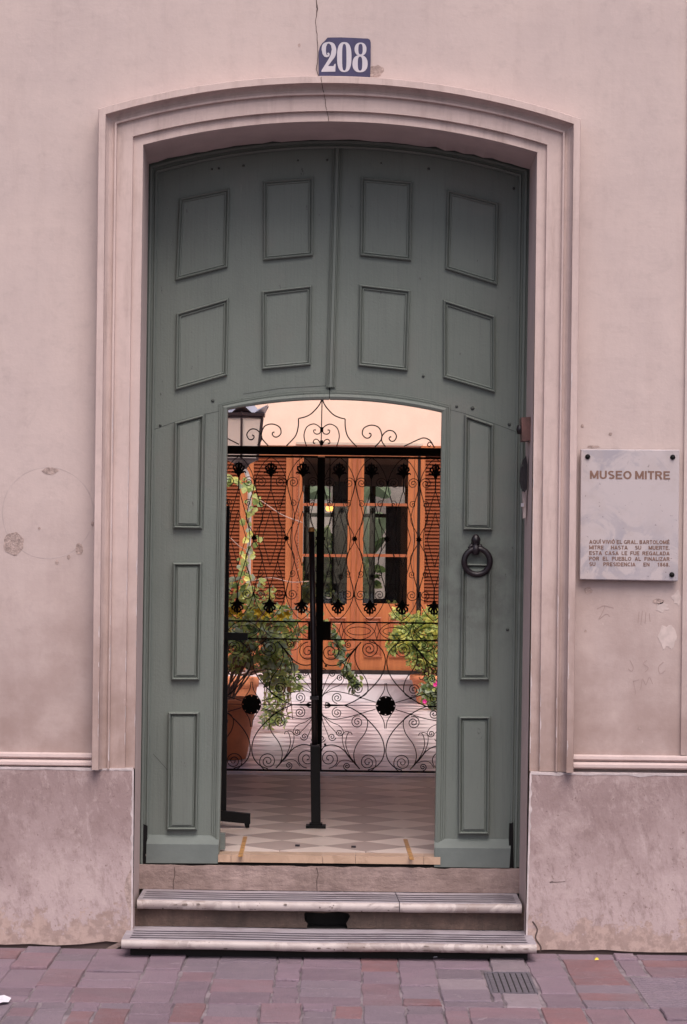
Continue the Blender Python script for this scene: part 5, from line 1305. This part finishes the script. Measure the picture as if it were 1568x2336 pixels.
tag(mb.build('flowers', M['yellow'], S1), kind='stuff')
# trailing ivy hanging in front of the second pot
g2 = G(545,1662,ZS); k2 = F/(D+g2.y)
S2 = empty('ivy_pot', g2, 'smaller terracotta pot with grey-green ivy trailing to the tiles behind the first pot', 'potted plant')
pot(g2, 42/k2, (1662-1545)/k2, S2)
mb = MB()
for (x,y,n,a,b) in ((640,1570,200,30,40),(625,1610,220,26,45),(650,1540,130,30,25),(612,1640,120,20,22),(640,1640,50,16,18),(675,1555,60,16,16)):
    clump(mb, at(x,y,g2.y-.35), (a/k2,.10,b/k2), int(n*0.85), .034, [0,3,3,3,1,1,1])
mb.build('foliage', LEAF, S2)
mb = MB()
for k in range(9):
    x0 = LR.uniform(600,660); pts = [at(560+LR.uniform(-15,15),1540,g2.y-.1), at(x0,1510+LR.uniform(-10,10),g2.y-.3), at(x0+LR.uniform(-10,15),1590,g2.y-.36), at(x0+LR.uniform(-20,20),LR.uniform(1610,1655),g2.y-.35)]
    mb.tube(smooth_line([tuple(p) for p in pts],4),.004,4)
mb.build('runners', M['twig'], S2)
# arching branch to the right of the gate's middle
mb = MB(); YBr = Yp+1.2; br = [(640,1395),(690,1390),(735,1415),(765,1460),(782,1505),(800,1545),(815,1560)]
pts = [at(x,y,YBr) for x,y in smooth_line(br,5)]
mb.tube(pts,[lerp(.006,.002,i/len(pts)) for i in range(len(pts))],5)
mb.build('arching_branch', M['twig'], S1)
mb = MB()
for i,p in enumerate(pts):
    if i < 10: nn = 2
    else: nn = 9
    for _ in range(nn): leaf(mb, p+rdir()*LR.uniform(0,.05), (rdir(-.5)), rdir(.8), .05*LR.uniform(.6,1.2), .034, LR.choice([3,3,0,2,1]))
mb.build('branch_leaves', LEAF, S1)
# climbing vine with countable leaves round the lamp pole
YL = 8.45
VN = empty('climbing_vine', at(560,1350,YL-.05), 'thin climbing vine with bright heart-shaped leaves twined round the white pole', 'vine')
vp = [(562,1360),(572,1320),(560,1280),(578,1240),(566,1195),(578,1150),(570,1110),(545,1098),(522,1092)]
pts = [at(x,y,YL-.06+.05*math.sin(i)) for i,(x,y) in enumerate(smooth_line(vp,5))]
mb = MB(); mb.tube(pts,.004,5); mb.build('stem', M['twig'], VN)
mb = MB(); mb.tube([at(x,y,YL-.02) for x,y in smooth_line([(578,1130),(610,1152),(645,1175),(690,1192)],4)],[.0045]*12+[.003]*1 if False else .0035,4); mb.build('bare_twig', M['twigpale'], VN)
mb = MB(); mb.tube([at(x,y,YL-.02) for x,y in smooth_line([(575,1325),(620,1318),(665,1328),(705,1326)],4)],.003,4); mb.build('bare_twig', M['twigpale'], VN)
mb = MB(); mb.tube([at(x,y,YL-.02) for x,y in smooth_line([(524,1225),(545,1245),(562,1255)],4)],.003,4); mb.build('bare_twig', M['twigpale'], VN)
for i in range(64):
    p = pts[min(len(pts)-1,int(i/64*len(pts)))]; mb = MB(); d = rdir(-.2); d.y = -abs(d.y)*.4
    Ls = .058*LR.uniform(.55,1.2); leaf(mb, p+Vector((LR.uniform(-.05,.04),LR.uniform(-.08,0),LR.uniform(-.03,.03))), d, Vector((LR.uniform(-.4,.4),-1,.4)), Ls, Ls*.85, 0, .12)
    mb.build('leaf', LEAF[LR.choice([0,1,1,1,3,4,0])], VN)
# yellow-green bush at the right with pot and magenta flowers under it
g3 = G(990,1606,ZS); k3 = F/(D+g3.y)
S3 = empty('variegated_bush', g3, 'dense yellow-green small-leaved bush in a terracotta pot by the right shutter', 'potted plant')
pot(g3, 52/k3, (1606-1540)/k3, S3)
mb = MB()
for (x,y,n,a,b) in ((955,1440,520,60,45),(1000,1420,360,50,40),(920,1460,300,35,30),(1000,1490,360,55,40),(960,1495,260,40,35),(905,1400,60,18,12),(895,1482,50,14,10),(985,1540,80,35,30)):
    clump(mb, at(x,y,g3.y-.05), (a/k3,.2,b/k3), int(n*1.4), .038, [4,1,1,0,4,1,2] if y < 1470 else [1,0,0,4,2,1], .3)
mb.build('foliage', LEAF, S3)
mb = MB()
for k in range(16):
    b0 = g3+Vector((LR.uniform(-.12,.08),LR.uniform(-.1,.1),.22)); e = at(LR.uniform(915,1010),LR.uniform(1440,1530),g3.y+LR.uniform(-.1,.1)); mb.tube([b0,b0.lerp(e,.5)+Vector((LR.uniform(-.03,.03),0,0)),e],[.008,.006,.003],5)
mb.build('stems', M['twig'], S3)
g4 = G(985,1618,ZS)
S4 = empty('flowering_trailer', g4, 'low trailing plant with magenta flowers spilling round the bush pot', 'plant')
mb = MB(); k4 = F/(D+g4.y)
for (x,y,n,a,b) in ((985,1568,120,20,16),(990,1596,120,18,20),(970,1585,40,10,16)): clump(mb, at(x,y,g4.y-.1), (a/k4,.1,b/k4), n, .05, [3,0,3,1,2])
mb.build('foliage', LEAF, S4)
for (x,y) in ((1010-3,1560),(993,1562),(969,1600),(999,1556),(1003,1600)):
    mb = MB(); c = at(x,y,g4.y-.22)
    for k in range(5):
        a = 2*math.pi*k/5; leaf(mb, c, Vector((math.cos(a),-.5,math.sin(a))), Vector((0,-1,0)), .022, .020, 0)
    mb.build('flower', M['pink'], S4)
# iron rod standing by the door on the far step
c = at(957,1527,YDo-.12); RD = empty('door_prop', c, 'thin black iron rod on a round foot beside the right glazed door', 'rod')
mb = MB(); mb.tube([(c.x,c.y,zst),(c.x,c.y,at(957,1350,YDo-.12).z)],.008,8); mb.build('rod', M['iron'], RD)
mb = MB(); mb.lathe((c.x,c.y,zst),[(.001,.03),(.03,.028),(.045,.01),(.045,.001)],16); mb.build('foot', M['iron'], RD)
# lantern on a white pole
LN = empty('patio_lantern', at(568,1360,YL), 'six-sided black lantern with frosted panes on a white pole among the ivy', 'lamp')
kL = F/(D+YL); cx_ = at(553,1000,YL).x
zL = lambda v: at(553,v,YL).z
def hexring(r, z, off=0.0): return [Vector((cx_+r*math.sin(math.pi/3*k+off), YL-r*math.cos(math.pi/3*k+off), z)) for k in range(6)]
rt, rb = 52/kL, 40/kL
zt_, zb_ = zL(953), zL(1048)
tp = hexring(rt,zt_); bt = hexring(rb,zb_)
for k in range(6):
    a,b,c,d = tp[k],tp[(k+1)%6],bt[(k+1)%6],bt[k]; nrm = ((b-a).cross(d-a)).normalized()
    mb = MB(); mb.prism([a.lerp(b,.05),a.lerp(b,.95),d.lerp(c,.95),d.lerp(c,.05)], nrm*0.003); mb.build('pane', M['frost'], LN)
mb = MB()
for k in range(6):
    mb.tube([tp[k],bt[k]],.0085,4); mb.tube([tp[k],tp[(k+1)%6]],.010,4); mb.tube([bt[k],bt[(k+1)%6]],.009,4)
mb.build('cage', M['lampblk'], LN)
mb = MB(); o1 = hexring(rt*1.12,zt_+.008); o2 = hexring(rt*1.14,zt_+.03); o3 = hexring(rt*.95,zt_+.035)
mb.grid([hexring(rt*.9,zt_+.004),o1,o2,o3],0,True); mb.build('cornice', M['lampblk'], LN)
for k in range(6):
    c1 = o2[k]; tip = Vector((cx_+rt*1.32*math.sin(math.pi/3*k), YL-rt*1.32*math.cos(math.pi/3*k), zt_+.095))
    m0 = o2[k].lerp(o2[(k+1)%6],.45); m1 = o2[k].lerp(o2[k-1],.45)
    mb = MB(); inn_ = Vector((cx_,YL,zt_+.06)); mb.add([m0,tip,m1,c1*.5+inn_*.5],[(0,1,3),(1,2,3),(0,3,2),(0,2,1)]); mb.build('crown_point', M['lampblk'] if k%2 == 0 else M['zinc'], LN)
mb = MB(); mb.grid([hexring(rt*.95,zt_+.034),hexring(rt*.5,zt_+.11),hexring(rt*.12,zt_+.15)],0,True); mb.build('roof', M['zinc'], LN)
mb = MB(); mb.grid([hexring(rb*1.02,zb_-.004),hexring(rb*.55,zb_-.03),hexring(rb*.30,zb_-.07)],0,True); mb.build('neck', M['lampblk'], LN)
pxx = at(569,1200,YL).x
mb = MB(); mb.tube([(cx_,YL,zb_-.05),(lerp(cx_,pxx,.6),YL,zb_-.10),(pxx,YL,zb_-.17),(pxx,YL,ZS)],.0155,12); mb.build('pole', M['polew'], LN, smooth=True)

# broad-leaved plants added behind the panes to stand in for reflections
YGd = Yr2+1.6
BN = empty('reflection_banana', at(850,1400,YGd), 'broad pale banana leaves standing in for reflections in the right glazed door', 'plant')
def bigleaf(pts, w, par, mi=6):
    pw = [at(x,y,YGd) for x,y in smooth_line(pts,5)]; n = len(pw); rows = []
    for i,p in enumerate(pw):
        a = pw[max(0,i-1)]; b = pw[min(n-1,i+1)]; d = (b-a).normalized(); s = Vector((d.z,0,-d.x)); ww = w*math.sin(math.pi*min(1,.08+i/(n-1)*.92))**.6
        rows.append([p-s*ww+Vector((0,.05,0)),p,p+s*ww+Vector((0,.05,0))])
    mb = MB(); mb.grid(rows); mb.build('leaf', LEAF[mi], par)
bigleaf([(830,1135),(845,1112),(865,1112),(890,1135)], .12, BN); bigleaf([(826,1240),(845,1215),(862,1190),(880,1175)], .13, BN)
bigleaf([(825,1290),(850,1255),(880,1225)], .05, BN, 2); bigleaf([(700,1130),(725,1120),(755,1135)], .09, BN); bigleaf([(826,1330),(840,1300),(850,1290)],.08,BN,1)
mb = MB(); mb.tube([at(838,1420,YGd),at(836,1300,YGd),at(832,1135,YGd)],[.05,.035,.02],8); mb.build('stem', LEAF[3], BN)
FN = empty('reflection_fern', at(735,1380,YGd-.4), 'feathery green fern standing in for reflections in the left glazed door', 'plant')
mb = MB()
for (x,y,n,a,b) in ((745,1255,110,25,35),(735,1310,220,40,45),(700,1330,120,30,40),(835,1320,100,25,35)): 
    kk = F/(D+YGd-.4); clump(mb, at(x,y,YGd-.4), (a/kk,.2,b/kk), n, .12, [0,1,1,0,2])
mb.build('foliage', LEAF, FN)
# glowing globe added behind the left leaf in place of a lamp reflection
c = at(752,1160,YDo+2.6); LP = empty('reflection_lamp', c, 'small warm globe glowing in place of a lamp reflection in the left glazed door', 'lamp')
em = bpy.data.materials.new('lamp_glow'); em.use_nodes = True; b = em.node_tree.nodes['Principled BSDF']; b.inputs['Base Color'].default_value=(1,.6,.2,1); b.inputs['Emission Color'].default_value=(1,.42,.10,1); b.inputs['Emission Strength'].default_value=3.0
mb = MB(); mb.lathe((c.x,c.y,c.z),[(.002,-.03),(.03,-.025),(.04,0),(.03,.025),(.002,.03)],12); mb.build('globe', em, LP, smooth=True)
mb = MB(); mb.tube([(c.x,c.y,c.z+.03),(c.x,c.y,3.3)],.006,6); mb.build('cord', M['iron'], LP)
